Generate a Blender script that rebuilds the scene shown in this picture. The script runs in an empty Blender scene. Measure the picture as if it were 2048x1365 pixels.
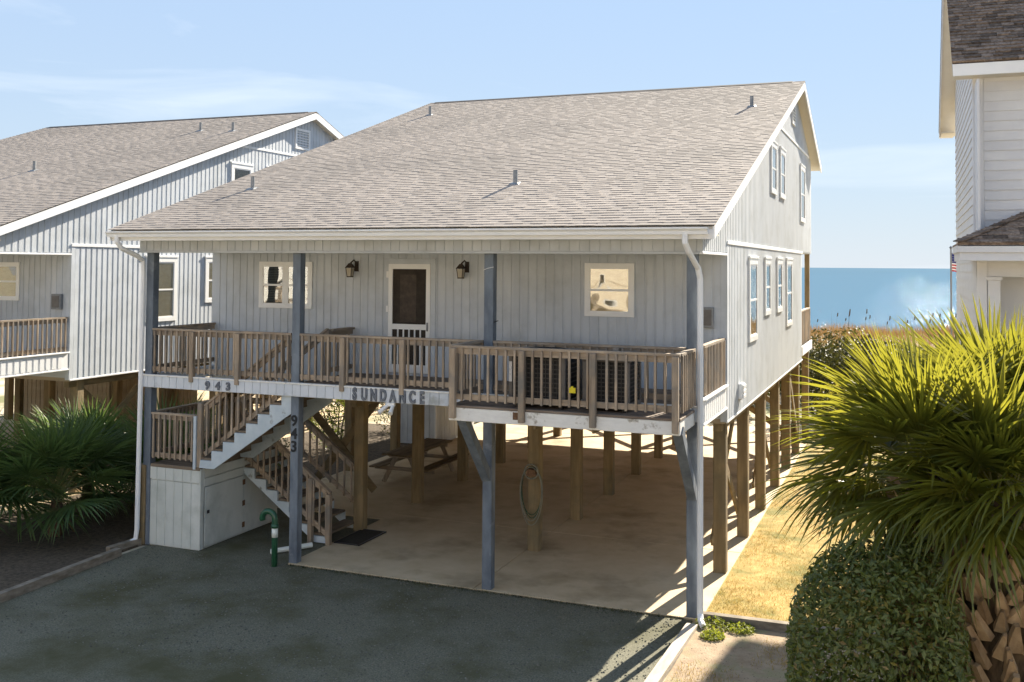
import bpy, math, random
from mathutils import Vector, Matrix
random.seed(11)
S = bpy.context.scene
COL = S.collection
rad = math.radians
U = random.uniform

# ------------------------------------------------------------------ camera
CAM = Vector((3.051, -14.935, 5.2))
yaw, pitch, roll = 0.3786, 0.03437, 0.0071
fw = Vector((-math.sin(yaw)*math.cos(pitch), math.cos(yaw)*math.cos(pitch), math.sin(pitch)))
rt = Vector((math.cos(yaw), math.sin(yaw), 0)); up = rt.cross(fw)
r2 = rt*math.cos(roll)+up*math.sin(roll); u2 = up*math.cos(roll)-rt*math.sin(roll)
cd = bpy.data.cameras.new('camera'); co = bpy.data.objects.new('camera', cd); COL.objects.link(co)
co.matrix_world = Matrix(((r2.x, u2.x, -fw.x, CAM.x), (r2.y, u2.y, -fw.y, CAM.y), (r2.z, u2.z, -fw.z, CAM.z), (0, 0, 0, 1)))
cd.sensor_width = 36; cd.lens = 2011.5/2048*36; cd.shift_y = -(682.5-461.9)/2048
cd.clip_start = 0.1; cd.clip_end = 60000
S.camera = co

# ------------------------------------------------------------------ light
SUN_AZ, SUN_EL = 11.3, 29.8            # azimuth from +Y (the sea) towards +X, elevation
az, el = rad(SUN_AZ), rad(SUN_EL)
sd = Vector((math.sin(az)*math.cos(el), math.cos(az)*math.cos(el), math.sin(el)))
W = bpy.data.worlds.new('World'); S.world = W; W.use_nodes = True
nt = W.node_tree; nt.nodes.clear()
def wn(t, **k):
    n = nt.nodes.new(t)
    for a, b in k.items(): setattr(n, a, b)
    return n
sky = wn('ShaderNodeTexSky', sky_type='NISHITA', sun_disc=False, sun_elevation=el, sun_rotation=az, altitude=5, air_density=1.0, dust_density=0.0, ozone_density=2.0)
bg = wn('ShaderNodeBackground'); bg.inputs[1].default_value = 0.10
out = wn('ShaderNodeOutputWorld'); L = nt.links.new
# the photograph's exposure-blended sky is even: compress the range of the whole dome alike, then lay a thin pale veil over it
lum = wn('ShaderNodeRGBToBW'); pw = wn('ShaderNodeMath', operation='POWER'); pw.inputs[1].default_value = -.62
km = wn('ShaderNodeMath', operation='MULTIPLY'); km.inputs[1].default_value = .90
vsn = wn('ShaderNodeVectorMath', operation='SCALE')
veil = wn('ShaderNodeMix', data_type='RGBA'); veil.inputs['Factor'].default_value = .6; veil.inputs['B'].default_value = (1.5, 1.92, 2.55, 1)
L(sky.outputs[0], lum.inputs[0]); L(lum.outputs[0], pw.inputs[0]); L(pw.outputs[0], km.inputs[0]); L(sky.outputs[0], vsn.inputs[0]); L(km.outputs[0], vsn.inputs['Scale']); L(vsn.outputs[0], veil.inputs['A'])
# thin high cirrus, mapped on the sky dome by direction
tc = wn('ShaderNodeTexCoord'); mp = wn('ShaderNodeMapping'); mp.inputs['Scale'].default_value = (1.2, 1.6, 9.0)
mp.inputs['Rotation'].default_value = (0, rad(8), 0)
nz = wn('ShaderNodeTexNoise'); nz.inputs['Scale'].default_value = 1.7; nz.inputs['Detail'].default_value = 7; nz.inputs['Roughness'].default_value = .55; nz.inputs['Distortion'].default_value = .5
rp = wn('ShaderNodeValToRGB'); rp.color_ramp.elements[0].position = .5; rp.color_ramp.elements[1].position = .78
rp.color_ramp.elements[0].color = (0, 0, 0, 1); rp.color_ramp.elements[1].color = (.6, .6, .6, 1)
mx = wn('ShaderNodeMix', data_type='RGBA'); mx.inputs['B'].default_value = (2.9, 3.1, 3.3, 1)
L(tc.outputs['Generated'], mp.inputs[0]); L(mp.outputs[0], nz.inputs['Vector']); L(nz.outputs['Fac'], rp.inputs[0])
sp = wn('ShaderNodeSeparateXYZ'); L(tc.outputs['Generated'], sp.inputs[0])
om = wn('ShaderNodeMath', operation='SUBTRACT', use_clamp=True); om.inputs[0].default_value = 1; L(sp.outputs['Z'], om.inputs[1])
p5 = wn('ShaderNodeMath', operation='POWER'); p5.inputs[1].default_value = 7; L(om.outputs[0], p5.inputs[0])
p6 = wn('ShaderNodeMath', operation='MULTIPLY'); p6.inputs[1].default_value = .55; L(p5.outputs[0], p6.inputs[0])
hz = wn('ShaderNodeMix', data_type='RGBA'); hz.inputs['B'].default_value = (2.1, 2.34, 2.6, 1); L(p6.outputs[0], hz.inputs['Factor']); L(veil.outputs['Result'], hz.inputs['A'])
L(rp.outputs[0], mx.inputs['Factor']); L(hz.outputs['Result'], mx.inputs['A']); L(mx.outputs['Result'], bg.inputs[0]); L(bg.outputs[0], out.inputs[0])
sl = bpy.data.lights.new('sun', 'SUN'); sl.energy = 4.6; sl.angle = rad(.53); sl.color = (1, .90, .74)
so = bpy.data.objects.new('sun', sl); COL.objects.link(so)
so.rotation_euler = sd.to_track_quat('Z', 'Y').to_euler(); so.location = (20, 60, 40)
vs = S.view_settings; vs.view_transform = 'Standard'; vs.look = 'None'; vs.exposure = 1.95; vs.gamma = 1; vs.use_curve_mapping = False
S.render.engine = 'CYCLES'
S.cycles.use_denoising = True; S.cycles.max_bounces = 7; S.cycles.diffuse_bounces = 4; S.cycles.transparent_max_bounces = 12
S.cycles.sample_clamp_indirect = 6; S.cycles.caustics_reflective = False; S.cycles.caustics_refractive = False

# ------------------------------------------------------------------ materials
def mat(name, c1, c2=None, scale=6., stretch=(1, 1, 1), rough=.75, bump=0., bscale=None, rnd=0., spec=.3, lo=.35, hi=.65,
        c3=None, s3=1.2, lo3=.55, hi3=.7, metal=0., detail=5., trans=None, hue=None, obj=False, tmix=.45):
    m = bpy.data.materials.new(name); m.use_nodes = True
    t = m.node_tree; N = t.nodes; l = t.links.new
    b = N['Principled BSDF']; b.inputs['Roughness'].default_value = rough; b.inputs['Metallic'].default_value = metal
    b.inputs['Specular IOR Level'].default_value = spec
    g = N.new('ShaderNodeNewGeometry'); oi = N.new('ShaderNodeObjectInfo')
    vm = N.new('ShaderNodeVectorMath'); vm.operation = 'MULTIPLY'; vm.inputs[1].default_value = stretch
    if obj:
        tcn = N.new('ShaderNodeTexCoord'); l(tcn.outputs['Object'], vm.inputs[0])
    else:
        l(g.outputs['Position'], vm.inputs[0])
    va = N.new('ShaderNodeVectorMath'); va.operation = 'ADD'; l(vm.outputs[0], va.inputs[0])
    if rnd:
        sc_ = N.new('ShaderNodeVectorMath'); sc_.operation = 'SCALE'; sc_.inputs[0].default_value = (17, 31, 23); l(oi.outputs['Random'], sc_.inputs['Scale'])
        l(sc_.outputs[0], va.inputs[1])
    n1 = N.new('ShaderNodeTexNoise'); n1.inputs['Scale'].default_value = scale; n1.inputs['Detail'].default_value = detail; n1.inputs['Roughness'].default_value = .6
    l(va.outputs[0], n1.inputs['Vector'])
    col = None
    cr = N.new('ShaderNodeValToRGB'); cr.color_ramp.elements[0].position = lo; cr.color_ramp.elements[1].position = hi
    cr.color_ramp.elements[0].color = (*c1, 1); cr.color_ramp.elements[1].color = (*(c2 or c1), 1)
    l(n1.outputs['Fac'], cr.inputs[0]); col = cr.outputs[0]
    if c3:
        n3 = N.new('ShaderNodeTexNoise'); n3.inputs['Scale'].default_value = s3; n3.inputs['Detail'].default_value = 6; n3.inputs['Roughness'].default_value = .62
        l(g.outputs['Position'], n3.inputs['Vector'])
        r3 = N.new('ShaderNodeMapRange'); r3.inputs['From Min'].default_value = lo3; r3.inputs['From Max'].default_value = hi3
        l(n3.outputs['Fac'], r3.inputs[0])
        m3 = N.new('ShaderNodeMix'); m3.data_type = 'RGBA'; m3.inputs['B'].default_value = (*c3, 1)
        l(r3.outputs[0], m3.inputs['Factor']); l(col, m3.inputs['A']); col = m3.outputs['Result']
    if rnd:
        mr = N.new('ShaderNodeMapRange'); mr.inputs['To Min'].default_value = 1-rnd; mr.inputs['To Max'].default_value = 1+rnd
        l(oi.outputs['Random'], mr.inputs[0])
        ms = N.new('ShaderNodeVectorMath'); ms.operation = 'SCALE'; l(col, ms.inputs[0]); l(mr.outputs[0], ms.inputs['Scale']); col = ms.outputs[0]
    l(col, b.inputs['Base Color'])
    if bump:
        nb = N.new('ShaderNodeTexNoise'); nb.inputs['Scale'].default_value = bscale or scale*2; nb.inputs['Detail'].default_value = 4
        l(va.outputs[0], nb.inputs['Vector'])
        bp = N.new('ShaderNodeBump'); bp.inputs['Strength'].default_value = bump; bp.inputs['Distance'].default_value = .02
        l(nb.outputs['Fac'], bp.inputs['Height']); l(bp.outputs[0], b.inputs['Normal'])
    if trans:
        tr = N.new('ShaderNodeBsdfTranslucent'); tr.inputs[0].default_value = (*trans, 1)
        ms2 = N.new('ShaderNodeMixShader'); ms2.inputs[0].default_value = tmix
        l(b.outputs[0], ms2.inputs[1]); l(tr.outputs[0], ms2.inputs[2]); l(ms2.outputs[0], N['Material Output'].inputs[0])
    return m

M = {}
M['siding'] = mat('painted_grey_siding', (.505, .54, .585), (.565, .595, .63), 2.2, (1, 1, .35), .7, .1, 40, .035, c3=(.44, .465, .485), s3=1.5, lo3=.47, hi3=.72)
M['rim'] = mat('painted_rim_board', (.56, .60, .65), (.62, .65, .69), 3, (1, 1, 1), .6, .1, 40, .03, c3=(.36, .38, .38), s3=2.5, lo3=.6, hi3=.75)
M['white'] = mat('white_trim_paint', (.76, .765, .77), (.82, .82, .82), 2, (1, 1, 1), .5, .05, 30, .02)
M['vinyl'] = mat('white_vinyl', (.78, .78, .77), (.82, .82, .81), 2, (1, 1, 1), .35, 0)
M['flaking'] = mat('flaking_white_paint', (.70, .69, .66), (.78, .77, .74), 6, (1, 1, 3), .65, .15, 30, .02, c3=(.36, .33, .28), s3=5, lo3=.6, hi3=.68)
M['post'] = mat('blue_grey_painted_post', (.10, .12, .15), (.18, .21, .245), 5, (1, 1, .35), .7, .15, 40, .06, c3=(.25, .275, .30), s3=3.2, lo3=.6, hi3=.74)
for ax, st in (('x', (.12, 1, 1)), ('y', (1, .12, 1)), ('z', (1, 1, .12))):
    M['rail_'+ax] = mat('weathered_rail_wood_'+ax, (.235, .178, .125), (.41, .325, .24), 14, st, .8, .25, 30, .16, c3=(.20, .185, .165), s3=2.5, lo3=.45, hi3=.7)
    M['pile_'+ax] = mat('treated_piling_wood_'+ax, (.165, .12, .062), (.27, .20, .108), 9, st, .8, .25, 25, .12, c3=(.14, .12, .075), s3=2, lo3=.5, hi3=.75)
    M['tread_'+ax] = mat('worn_tread_wood_'+ax, (.12, .09, .062), (.21, .165, .12), 10, st, .85, .2, 30, .12)
M['deck'] = mat('deck_board_wood', (.14, .105, .08), (.24, .19, .15), 10, (.15, 1, 1), .8, .2, 30, .12)
M['stringer'] = mat('worn_blue_white_paint', (.42, .49, .54), (.52, .58, .62), 4, (1, 1, 1), .65, .1, 30, 0, c3=(.22, .22, .2), s3=4.5, lo3=.62, hi3=.7)
M['boxpanel'] = mat('aged_white_panel', (.50, .53, .50), (.58, .60, .57), 2.5, (1, 1, .4), .65, .1, 30, 0, c3=(.38, .41, .38), s3=1.6, lo3=.5, hi3=.75)
M['slab'] = mat('stained_concrete', (.46, .36, .225), (.58, .47, .32), 1.6, (1, 1, 1), .85, .12, 30, 0, lo=.3, hi=.7, c3=(.25, .195, .12), s3=.65, lo3=.5, hi3=.74, detail=8)
M['gravel'] = mat('grey_gravel', (.095, .094, .066), (.20, .19, .14), 42, (1, 1, 1), .95, .4, 70, 0, lo=.38, hi=.66, c3=(.075, .072, .034), s3=.55, lo3=.45, hi3=.64, detail=8)
M['pebble'] = mat('pale_pebble', (.16, .16, .15), (.30, .29, .27), 9, rough=.85, rnd=0, scale=60)  if False else mat('pale_pebble', (.07, .07, .055), (.24, .23, .19), 23, (1, 1, 1), .85, 0, lo=.4, hi=.7)
M['sand'] = mat('sandy_soil', (.25, .18, .115), (.34, .26, .175), 5, (1, 1, 1), .95, .5, 45, 0, c3=(.25, .22, .12), s3=1.6, lo3=.52, hi3=.66, detail=8)
M['lawn'] = mat('dry_lawn', (.32, .205, .05), (.44, .31, .105), 5, (1, 1, 1), .95, .6, 50, 0, c3=(.165, .15, .03), s3=1.1, lo3=.45, hi3=.62, detail=8)
M['mulch'] = mat('dark_mulch', (.05, .038, .026), (.12, .09, .06), 14, (1, 1, 1), .95, .7, 40, 0, detail=8)
M['ground'] = mat('sandy_ground', (.42, .355, .26), (.52, .445, .335), 1.5, (1, 1, 1), .95, .3, 20, 0, c3=(.16, .16, .07), s3=.3, lo3=.48, hi3=.6, detail=8)
M['under'] = mat('floor_underside', (.34, .28, .20), (.42, .35, .26), 5, (.2, 1, 1), .85, .1, 20)
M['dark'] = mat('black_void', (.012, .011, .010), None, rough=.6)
M['black'] = mat('black_plastic', (.02, .02, .022), None, rough=.45)
M['bronze'] = mat('dark_bronze_metal', (.035, .025, .018), (.06, .042, .03), 12, rough=.5)
M['lantern_glass'] = mat('frosted_lantern_glass', (.42, .38, .30), None, rough=.25)
M['metal'] = mat('grey_metal', (.20, .21, .22), (.27, .28, .29), 9, rough=.5, metal=.3)
M['acmetal'] = mat('grey_brown_metal', (.13, .12, .11), (.17, .155, .145), 6, rough=.5)
M['acgrille'] = mat('dark_grille', (.06, .055, .05), None, rough=.5)
M['acdark'] = mat('dark_coil', (.02, .02, .022), None, rough=.6)
M['paper'] = mat('label_paper', (.72, .70, .68), (.52, .50, .5), 25, rough=.8, lo=.55, hi=.6)
M['yellow'] = mat('yellow_plastic', (.62, .50, .015), None, rough=.45)
M['letter'] = mat('grey_carved_letter', (.10, .11, .13), (.19, .205, .23), 22, rough=.75)
M['digit'] = mat('black_digit', (.02, .022, .026), None, rough=.6)
M['rust'] = mat('rusty_steel', (.10, .055, .03), (.2, .11, .06), 30, rough=.85)
M['ridge'] = mat('dark_ridge_vent', (.018, .016, .02), None, rough=.8)
M['green_pvc'] = mat('green_pvc', (.015, .07, .035), (.02, .09, .045), 6, rough=.28, spec=.5)
M['white_pvc'] = mat('white_pvc', (.70, .74, .70), None, rough=.35)
M['hose_green'] = mat('green_hose', (.012, .055, .03), None, rough=.4)
M['hose_grey'] = mat('grey_hose', (.20, .20, .16), None, rough=.5)
M['mat_rubber'] = mat('dark_doormat', (.02, .018, .014), (.05, .045, .035), 60, rough=.95, bump=.4)
M['rail_table'] = mat('picnic_table_wood', (.13, .095, .055), (.23, .17, .10), 10, (1, .12, 1), .85, .2, 30, .12)
M['timber'] = mat('weathered_timber', (.14, .115, .085), (.27, .23, .18), 12, (.3, .3, 1), .9, .3, 30, .05)
M['timber_pale'] = mat('pale_weathered_timber', (.38, .33, .26), (.50, .44, .36), 12, (1, .2, 1), .9, .3, 30, .05)
M['tan_blind_refl'] = mat('tan_blind_and_reflection', (.50, .38, .23), (.60, .47, .30), 7, (1, 1, 2), .8)  # tan of the blinds; also paints the street reflection in one front pane
M['blind'] = mat('pale_blind_slat', (.13, .13, .115), None, rough=.6)
M['white_shade_refl'] = mat('white_shade_and_sky_reflection', (.85, .84, .82), None, rough=.7)  # white shade colour that also holds the sky reflected in upper side sashes
M['clap'] = mat('white_clapboard', (.62, .62, .64), (.68, .68, .69), 2, (1, 1, 1), .6, .05, 30, .02)
M['soffit'] = mat('cream_soffit', (.66, .61, .52), (.70, .65, .56), 3, rough=.6)
M['flag_pole'] = mat('pole_metal', (.20, .20, .21), None, rough=.35, metal=.6)
M['flag_blue'] = mat('flag_blue', (.02, .03, .16), None, rough=.8)
M['flag_red'] = mat('flag_red', (.42, .02, .03), None, rough=.8)
M['flag_white'] = mat('flag_white', (.75, .75, .75), None, rough=.8)
M['trunk'] = mat('shrub_stem', (.10, .075, .05), (.17, .13, .09), 14, rough=.9)
M['boot'] = mat('palm_boot_fibre', (.20, .13, .072), (.38, .275, .165), 9, (1, 1, .35), .85, .3, 30, .22)
M['fibre'] = mat('palm_trunk_fibre', (.06, .04, .022), (.13, .088, .05), 20, (1, 1, .4), .95, .5, 40)
M['frond'] = mat('palm_frond_green', (.062, .088, .016), (.13, .145, .026), 3, (1, 1, 1), .27, 0, rnd=.22, spec=.6, trans=(.28, .265, .026), tmix=.48)
M['frond_dark'] = mat('palmetto_frond_green', (.045, .09, .032), (.10, .15, .05), 3, (1, 1, 1), .42, 0, rnd=.25, spec=.45, trans=(.15, .22, .05))
M['frond_dead'] = mat('dry_frond', (.20, .15, .07), (.32, .25, .12), 5, rough=.8, rnd=.2, trans=(.3, .22, .08))
M['petiole'] = mat('palm_petiole', (.13, .14, .045), (.20, .19, .07), 4, rough=.45)
M['leaf'] = mat('hedge_leaf', (.05, .075, .018), (.19, .22, .06), 14, (1, 1, 1), .36, 0, spec=.5, lo=.3, hi=.75, trans=(.14, .17, .02))
M['leaf2'] = mat('dune_shrub_leaf', (.018, .026, .007), (.07, .075, .018), 3, (1, 1, 1), .55, 0, spec=.3, lo=.3, hi=.75, trans=(.07, .065, .01), tmix=.3)
M['leaf3'] = mat('yellow_green_leaf', (.09, .085, .016), (.17, .15, .03), 5, (1, 1, 1), .5, 0, spec=.35, trans=(.30, .26, .03))
M['weed'] = mat('weed_leaf', (.12, .16, .02), (.22, .24, .035), 9, rough=.6, trans=(.35, .38, .03))
M['blade'] = mat('dry_grass_blade', (.33, .225, .045), (.46, .33, .09), 7, rough=.8, trans=(.32, .23, .06), c3=(.16, .165, .03), s3=1.4, lo3=.52, hi3=.68)
M['seaoat'] = mat('sea_oat_stalk', (.21, .125, .055), (.33, .21, .10), 1.2, rough=.85, trans=(.22, .13, .05), c3=(.16, .15, .04), s3=.16, lo3=.5, hi3=.6)
M['dune'] = mat('dune_sand', (.34, .25, .14), (.42, .32, .2), 1.2, rough=.95, c3=(.13, .12, .04), s3=.3, lo3=.45, hi3=.6)

def shingle_mat(name, ca, cb):
    m = mat(name, ca, cb, 30, (1, 1, 1), .92, .25, 90, 0, spec=.15, lo=.3, hi=.7, c3=(.265, .235, .21), s3=.4, lo3=.42, hi3=.7)
    t = m.node_tree; b = t.nodes['Principled BSDF']; src = b.inputs['Base Color'].links[0].from_socket
    at = t.nodes.new('ShaderNodeAttribute'); at.attribute_name = 'tint'
    sc = t.nodes.new('ShaderNodeVectorMath'); sc.operation = 'SCALE'; t.links.new(src, sc.inputs[0]); t.links.new(at.outputs['Fac'], sc.inputs['Scale'])
    t.links.new(sc.outputs[0], b.inputs['Base Color']); return m
M['shingle'] = shingle_mat('grey_brown_shingle', (.295, .257, .226), (.39, .342, .302))
M['shingle_dark'] = mat('brown_shingle', (.10, .072, .055), (.24, .185, .145), 16, (1, 1, 1), .92, .3, 60, .45, spec=.15)

def glassmat(name, tint, mixf=.5):
    m = bpy.data.materials.new(name); m.use_nodes = True; t = m.node_tree; N = t.nodes; l = t.links.new; N.remove(N['Principled BSDF'])
    gl = N.new('ShaderNodeBsdfGlossy'); gl.inputs['Roughness'].default_value = .02; gl.inputs[0].default_value = (.9, .9, .9, 1)
    tr = N.new('ShaderNodeBsdfTransparent'); tr.inputs[0].default_value = (*tint, 1)
    lw = N.new('ShaderNodeLayerWeight'); lw.inputs[0].default_value = .5; pw_ = N.new('ShaderNodeMath'); pw_.operation = 'POWER'; pw_.inputs[1].default_value = 4.; l(lw.outputs['Facing'], pw_.inputs[0])
    mr = N.new('ShaderNodeMath'); mr.operation = 'MULTIPLY_ADD'; mr.inputs[1].default_value = .7; mr.inputs[2].default_value = mixf
    nz_ = N.new('ShaderNodeTexNoise'); nz_.inputs['Scale'].default_value = 2.2; nz_.inputs['Detail'].default_value = .5
    g = N.new('ShaderNodeNewGeometry'); l(g.outputs['Position'], nz_.inputs['Vector'])
    bp = N.new('ShaderNodeBump'); bp.inputs['Strength'].default_value = .16; bp.inputs['Distance'].default_value = .05; l(nz_.outputs['Fac'], bp.inputs['Height'])
    l(bp.outputs[0], gl.inputs['Normal']); pass
    ms = N.new('ShaderNodeMixShader'); l(pw_.outputs[0], mr.inputs[0]); l(mr.outputs[0], ms.inputs[0]); l(tr.outputs[0], ms.inputs[1]); l(gl.outputs[0], ms.inputs[2])
    l(ms.outputs[0], N['Material Output'].inputs[0]); return m
M['glass'] = glassmat('window_glass', (.88, .9, .88), .13)
M['screen'] = mat('insect_screen', (.03, .024, .019), (.045, .036, .028), 8, rough=.8)

def sea_mat():
    m = bpy.data.materials.new('sea_water'); m.use_nodes = True; t = m.node_tree; N = t.nodes; l = t.links.new; b = N['Principled BSDF']
    N.remove(b); df = N.new('ShaderNodeBsdfDiffuse'); df.inputs[0].default_value = (.055, .122, .182, 1)
    gl = N.new('ShaderNodeBsdfGlossy'); gl.inputs['Roughness'].default_value = .05; gl.inputs[0].default_value = (.85, .93, 1, 1)
    ms = N.new('ShaderNodeMixShader'); ms.inputs[0].default_value = .26; l(df.outputs[0], ms.inputs[1]); l(gl.outputs[0], ms.inputs[2]); l(ms.outputs[0], N['Material Output'].inputs[0])
    g = N.new('ShaderNodeNewGeometry'); hs = None
    for s, st, d in ((.09, (1, 1.9, 1), .35), (.5, (1, 1.6, 1), .5), (3.4, (1, 1.3, 1), .2)):
        v = N.new('ShaderNodeVectorMath'); v.operation = 'MULTIPLY'; v.inputs[1].default_value = st; l(g.outputs['Position'], v.inputs[0])
        n = N.new('ShaderNodeTexNoise'); n.inputs['Scale'].default_value = s; n.inputs['Detail'].default_value = 4; l(v.outputs[0], n.inputs['Vector'])
        q = N.new('ShaderNodeMath'); q.operation = 'MULTIPLY'; q.inputs[1].default_value = d; l(n.outputs['Fac'], q.inputs[0])
        if hs: a = N.new('ShaderNodeMath'); a.operation = 'ADD'; l(hs, a.inputs[0]); l(q.outputs[0], a.inputs[1]); hs = a.outputs[0]
        else: hs = q.outputs[0]
    bp = N.new('ShaderNodeBump'); bp.inputs['Strength'].default_value = .55; bp.inputs['Distance'].default_value = 1.2; l(hs, bp.inputs['Height']); l(bp.outputs[0], gl.inputs['Normal'])
    return m
M['sea'] = sea_mat()

# ------------------------------------------------------------------ helpers
WM = {}
OFF = Vector((0, 0, 0))
def add(name, me, m=None, parent=None, loc=(0, 0, 0), rot=None):
    o = bpy.data.objects.new(name, me); COL.objects.link(o)
    if m is not None and me is not None and not me.materials: me.materials.append(M[m] if isinstance(m, str) else m)
    w = Matrix.Translation(Vector(loc)+OFF)
    if rot is not None: w = w @ rot.to_4x4()
    o.matrix_basis = w
    if parent is not None:
        o.parent = parent; o.matrix_parent_inverse = WM[parent.name].inverted()
    WM[o.name] = w.copy()
    return o
def tag(o, label, cat, group=None):
    o['label'] = label; o['category'] = cat
    if group: o['group'] = group
    return o
def thing(name, loc, label, cat, group=None):
    o = add(name, None, None, None, loc); o.empty_display_size = .3
    return tag(o, label, cat, group)
def kind(o, k): o['kind'] = k; return o

BOXF = None
class MB:
    def __init__(s): s.v = []; s.f = []
    def box(s, x0, x1, y0, y1, z0, z1):
        b = len(s.v)
        s.v += [(x0, y0, z0), (x1, y0, z0), (x1, y1, z0), (x0, y1, z0), (x0, y0, z1), (x1, y0, z1), (x1, y1, z1), (x0, y1, z1)]
        s.f += [tuple(b+i for i in q) for q in ((0, 3, 2, 1), (4, 5, 6, 7), (0, 1, 5, 4), (1, 2, 6, 5), (2, 3, 7, 6), (3, 0, 4, 7))]
        return s
    def hexa(s, p):   # 8 points: bottom loop 4, top loop 4
        b = len(s.v); s.v += [tuple(q) for q in p]
        s.f += [tuple(b+i for i in q) for q in ((0, 3, 2, 1), (4, 5, 6, 7), (0, 1, 5, 4), (1, 2, 6, 5), (2, 3, 7, 6), (3, 0, 4, 7))]
        return s
    def beam(s, p, q, w, h, upv=(0, 0, 1)):
        p, q = Vector(p), Vector(q); d = (q-p).normalized(); a = Vector(upv); side = d.cross(a)
        if side.length < 1e-4: side = d.cross(Vector((1, 0, 0)))
        side.normalize(); a = side.cross(d).normalized(); side = side*(w/2); a = a*(h/2)
        return s.hexa([p-side-a, p+side-a, q+side-a, q-side-a, p-side+a, p+side+a, q+side+a, q-side+a])
    def prism(s, poly, axis, a, b_):
        n = len(poly); b = len(s.v)
        def P(u, v, w): return {'x': (w, u, v), 'y': (u, w, v), 'z': (u, v, w)}[axis]
        s.v += [P(u, v, a) for u, v in poly]+[P(u, v, b_) for u, v in poly]
        s.f += [tuple(range(b, b+n))[::-1], tuple(range(b+n, b+2*n))]
        s.f += [(b+i, b+(i+1) % n, b+n+(i+1) % n, b+n+i) for i in range(n)]
        return s
    def tube(s, pts, r, n=8, cap=True):
        pts = [Vector(p) for p in pts]; rs = r if isinstance(r, (list, tuple)) else [r]*len(pts); rings = []
        prev = None
        for i, p in enumerate(pts):
            d = (pts[min(i+1, len(pts)-1)]-pts[max(i-1, 0)]).normalized()
            if prev is None: a = d.cross(Vector((0, 0, 1))) if abs(d.z) < .9 else d.cross(Vector((1, 0, 0)))
            else: a = prev-d*prev.dot(d)
            a.normalize(); prev = a; c = d.cross(a); b = len(s.v); rings.append(b)
            for k in range(n):
                t = 2*math.pi*k/n; s.v.append(tuple(p+(a*math.cos(t)+c*math.sin(t))*rs[i]))
        for i in range(len(pts)-1):
            for k in range(n): s.f.append((rings[i]+k, rings[i]+(k+1) % n, rings[i+1]+(k+1) % n, rings[i+1]+k))
        if cap: s.f += [tuple(rings[0]+k for k in range(n))[::-1], tuple(rings[-1]+k for k in range(n))]
        return s
    def quad(s, a, b_, c, d):
        b = len(s.v); s.v += [tuple(a), tuple(b_), tuple(c), tuple(d)]; s.f.append((b, b+1, b+2, b+3)); return s
    def tri(s, a, b_, c):
        b = len(s.v); s.v += [tuple(a), tuple(b_), tuple(c)]; s.f.append((b, b+1, b+2)); return s
    def build(s, name, m, parent=None, smooth=False, base=False):
        xs, ys, zs = zip(*s.v); c = ((min(xs)+max(xs))/2, (min(ys)+max(ys))/2, min(zs) if base else (min(zs)+max(zs))/2)
        me = bpy.data.meshes.new(name); me.from_pydata([(x-c[0], y-c[1], z-c[2]) for x, y, z in s.v], [], s.f)
        if smooth: me.polygons.foreach_set('use_smooth', [True]*len(me.polygons))
        me.update()
        return add(name, me, m, parent, c)
CACHE = {}
def cbox(dx, dy, dz, m, ch):
    """a chamfered box, mesh data shared by size and material"""
    k = (round(dx, 3), round(dy, 3), round(dz, 3), m, ch)
    if k in CACHE: return CACHE[k]
    hx, hy, hz = dx/2, dy/2, dz/2; c = min(ch, .3*min(dx, dy, dz)); V = []; F = []; idx = {}
    for sx in (-1, 1):
        for sy in (-1, 1):
            for sz in (-1, 1):
                for a in range(3):
                    p = [sx*(hx-c), sy*(hy-c), sz*(hz-c)]; p[a] = (sx, sy, sz)[a]*(hx, hy, hz)[a]; idx[(sx, sy, sz, a)] = len(V); V.append(p)
    for a in range(3):
        b, d = (a+1) % 3, (a+2) % 3
        for s_ in (-1, 1):
            q = []
            for tb, td in ((-1, -1), (1, -1), (1, 1), (-1, 1)):
                t = [0, 0, 0]; t[a] = s_; t[b] = tb; t[d] = td; q.append(idx[(*t, a)])
            F.append(q if s_ > 0 else q[::-1])
        for tb in (-1, 1):
            for td in (-1, 1):
                t0 = [0, 0, 0]; t0[a] = -1; t0[b] = tb; t0[d] = td; t1 = list(t0); t1[a] = 1
                q = [idx[(*t0, b)], idx[(*t1, b)], idx[(*t1, d)], idx[(*t0, d)]]; F.append(q if tb*td > 0 else q[::-1])
    for sx in (-1, 1):
        for sy in (-1, 1):
            for sz in (-1, 1):
                q = [idx[(sx, sy, sz, i)] for i in range(3)]; F.append(q if sx*sy*sz > 0 else q[::-1])
    me = bpy.data.meshes.new('box'); me.from_pydata(V, [], F); me.update(); me.materials.append(M[m]); CACHE[k] = me; return me
def bx(name, m, x0, x1, y0, y1, z0, z1, parent=None, ch=.005):
    return add(name, cbox(x1-x0, y1-y0, z1-z0, m, ch), None, parent, ((x0+x1)/2, (y0+y1)/2, (z0+z1)/2))
def bm(name, m, p, q, w, h, parent=None, upv=(0, 0, 1)): return MB().beam(p, q, w, h, upv).build(name, m, parent)
def fbx(name, m, fr, u0, u1, n0, n1, z0, z1, parent, ch=.004):
    """box on a wall: fr = ('f', y) faces -Y, ('s', x) faces +X, ('l', x) faces -X; u along the wall, n outwards"""
    t, p = fr
    if t == 'f': return bx(name, m, u0, u1, p-n1, p-n0, z0, z1, parent, ch)
    if t == 's': return bx(name, m, p+n0, p+n1, u0, u1, z0, z1, parent, ch)
    return bx(name, m, p-n1, p-n0, u0, u1, z0, z1, parent, ch)
def fmb(mb, fr, u0, u1, n0, n1, z0, z1):
    t, p = fr
    if t == 'f': mb.box(u0, u1, p-n1, p-n0, z0, z1)
    elif t == 's': mb.box(p+n0, p+n1, u0, u1, z0, z1)
    else: mb.box(p-n1, p-n0, u0, u1, z0, z1)
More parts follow.
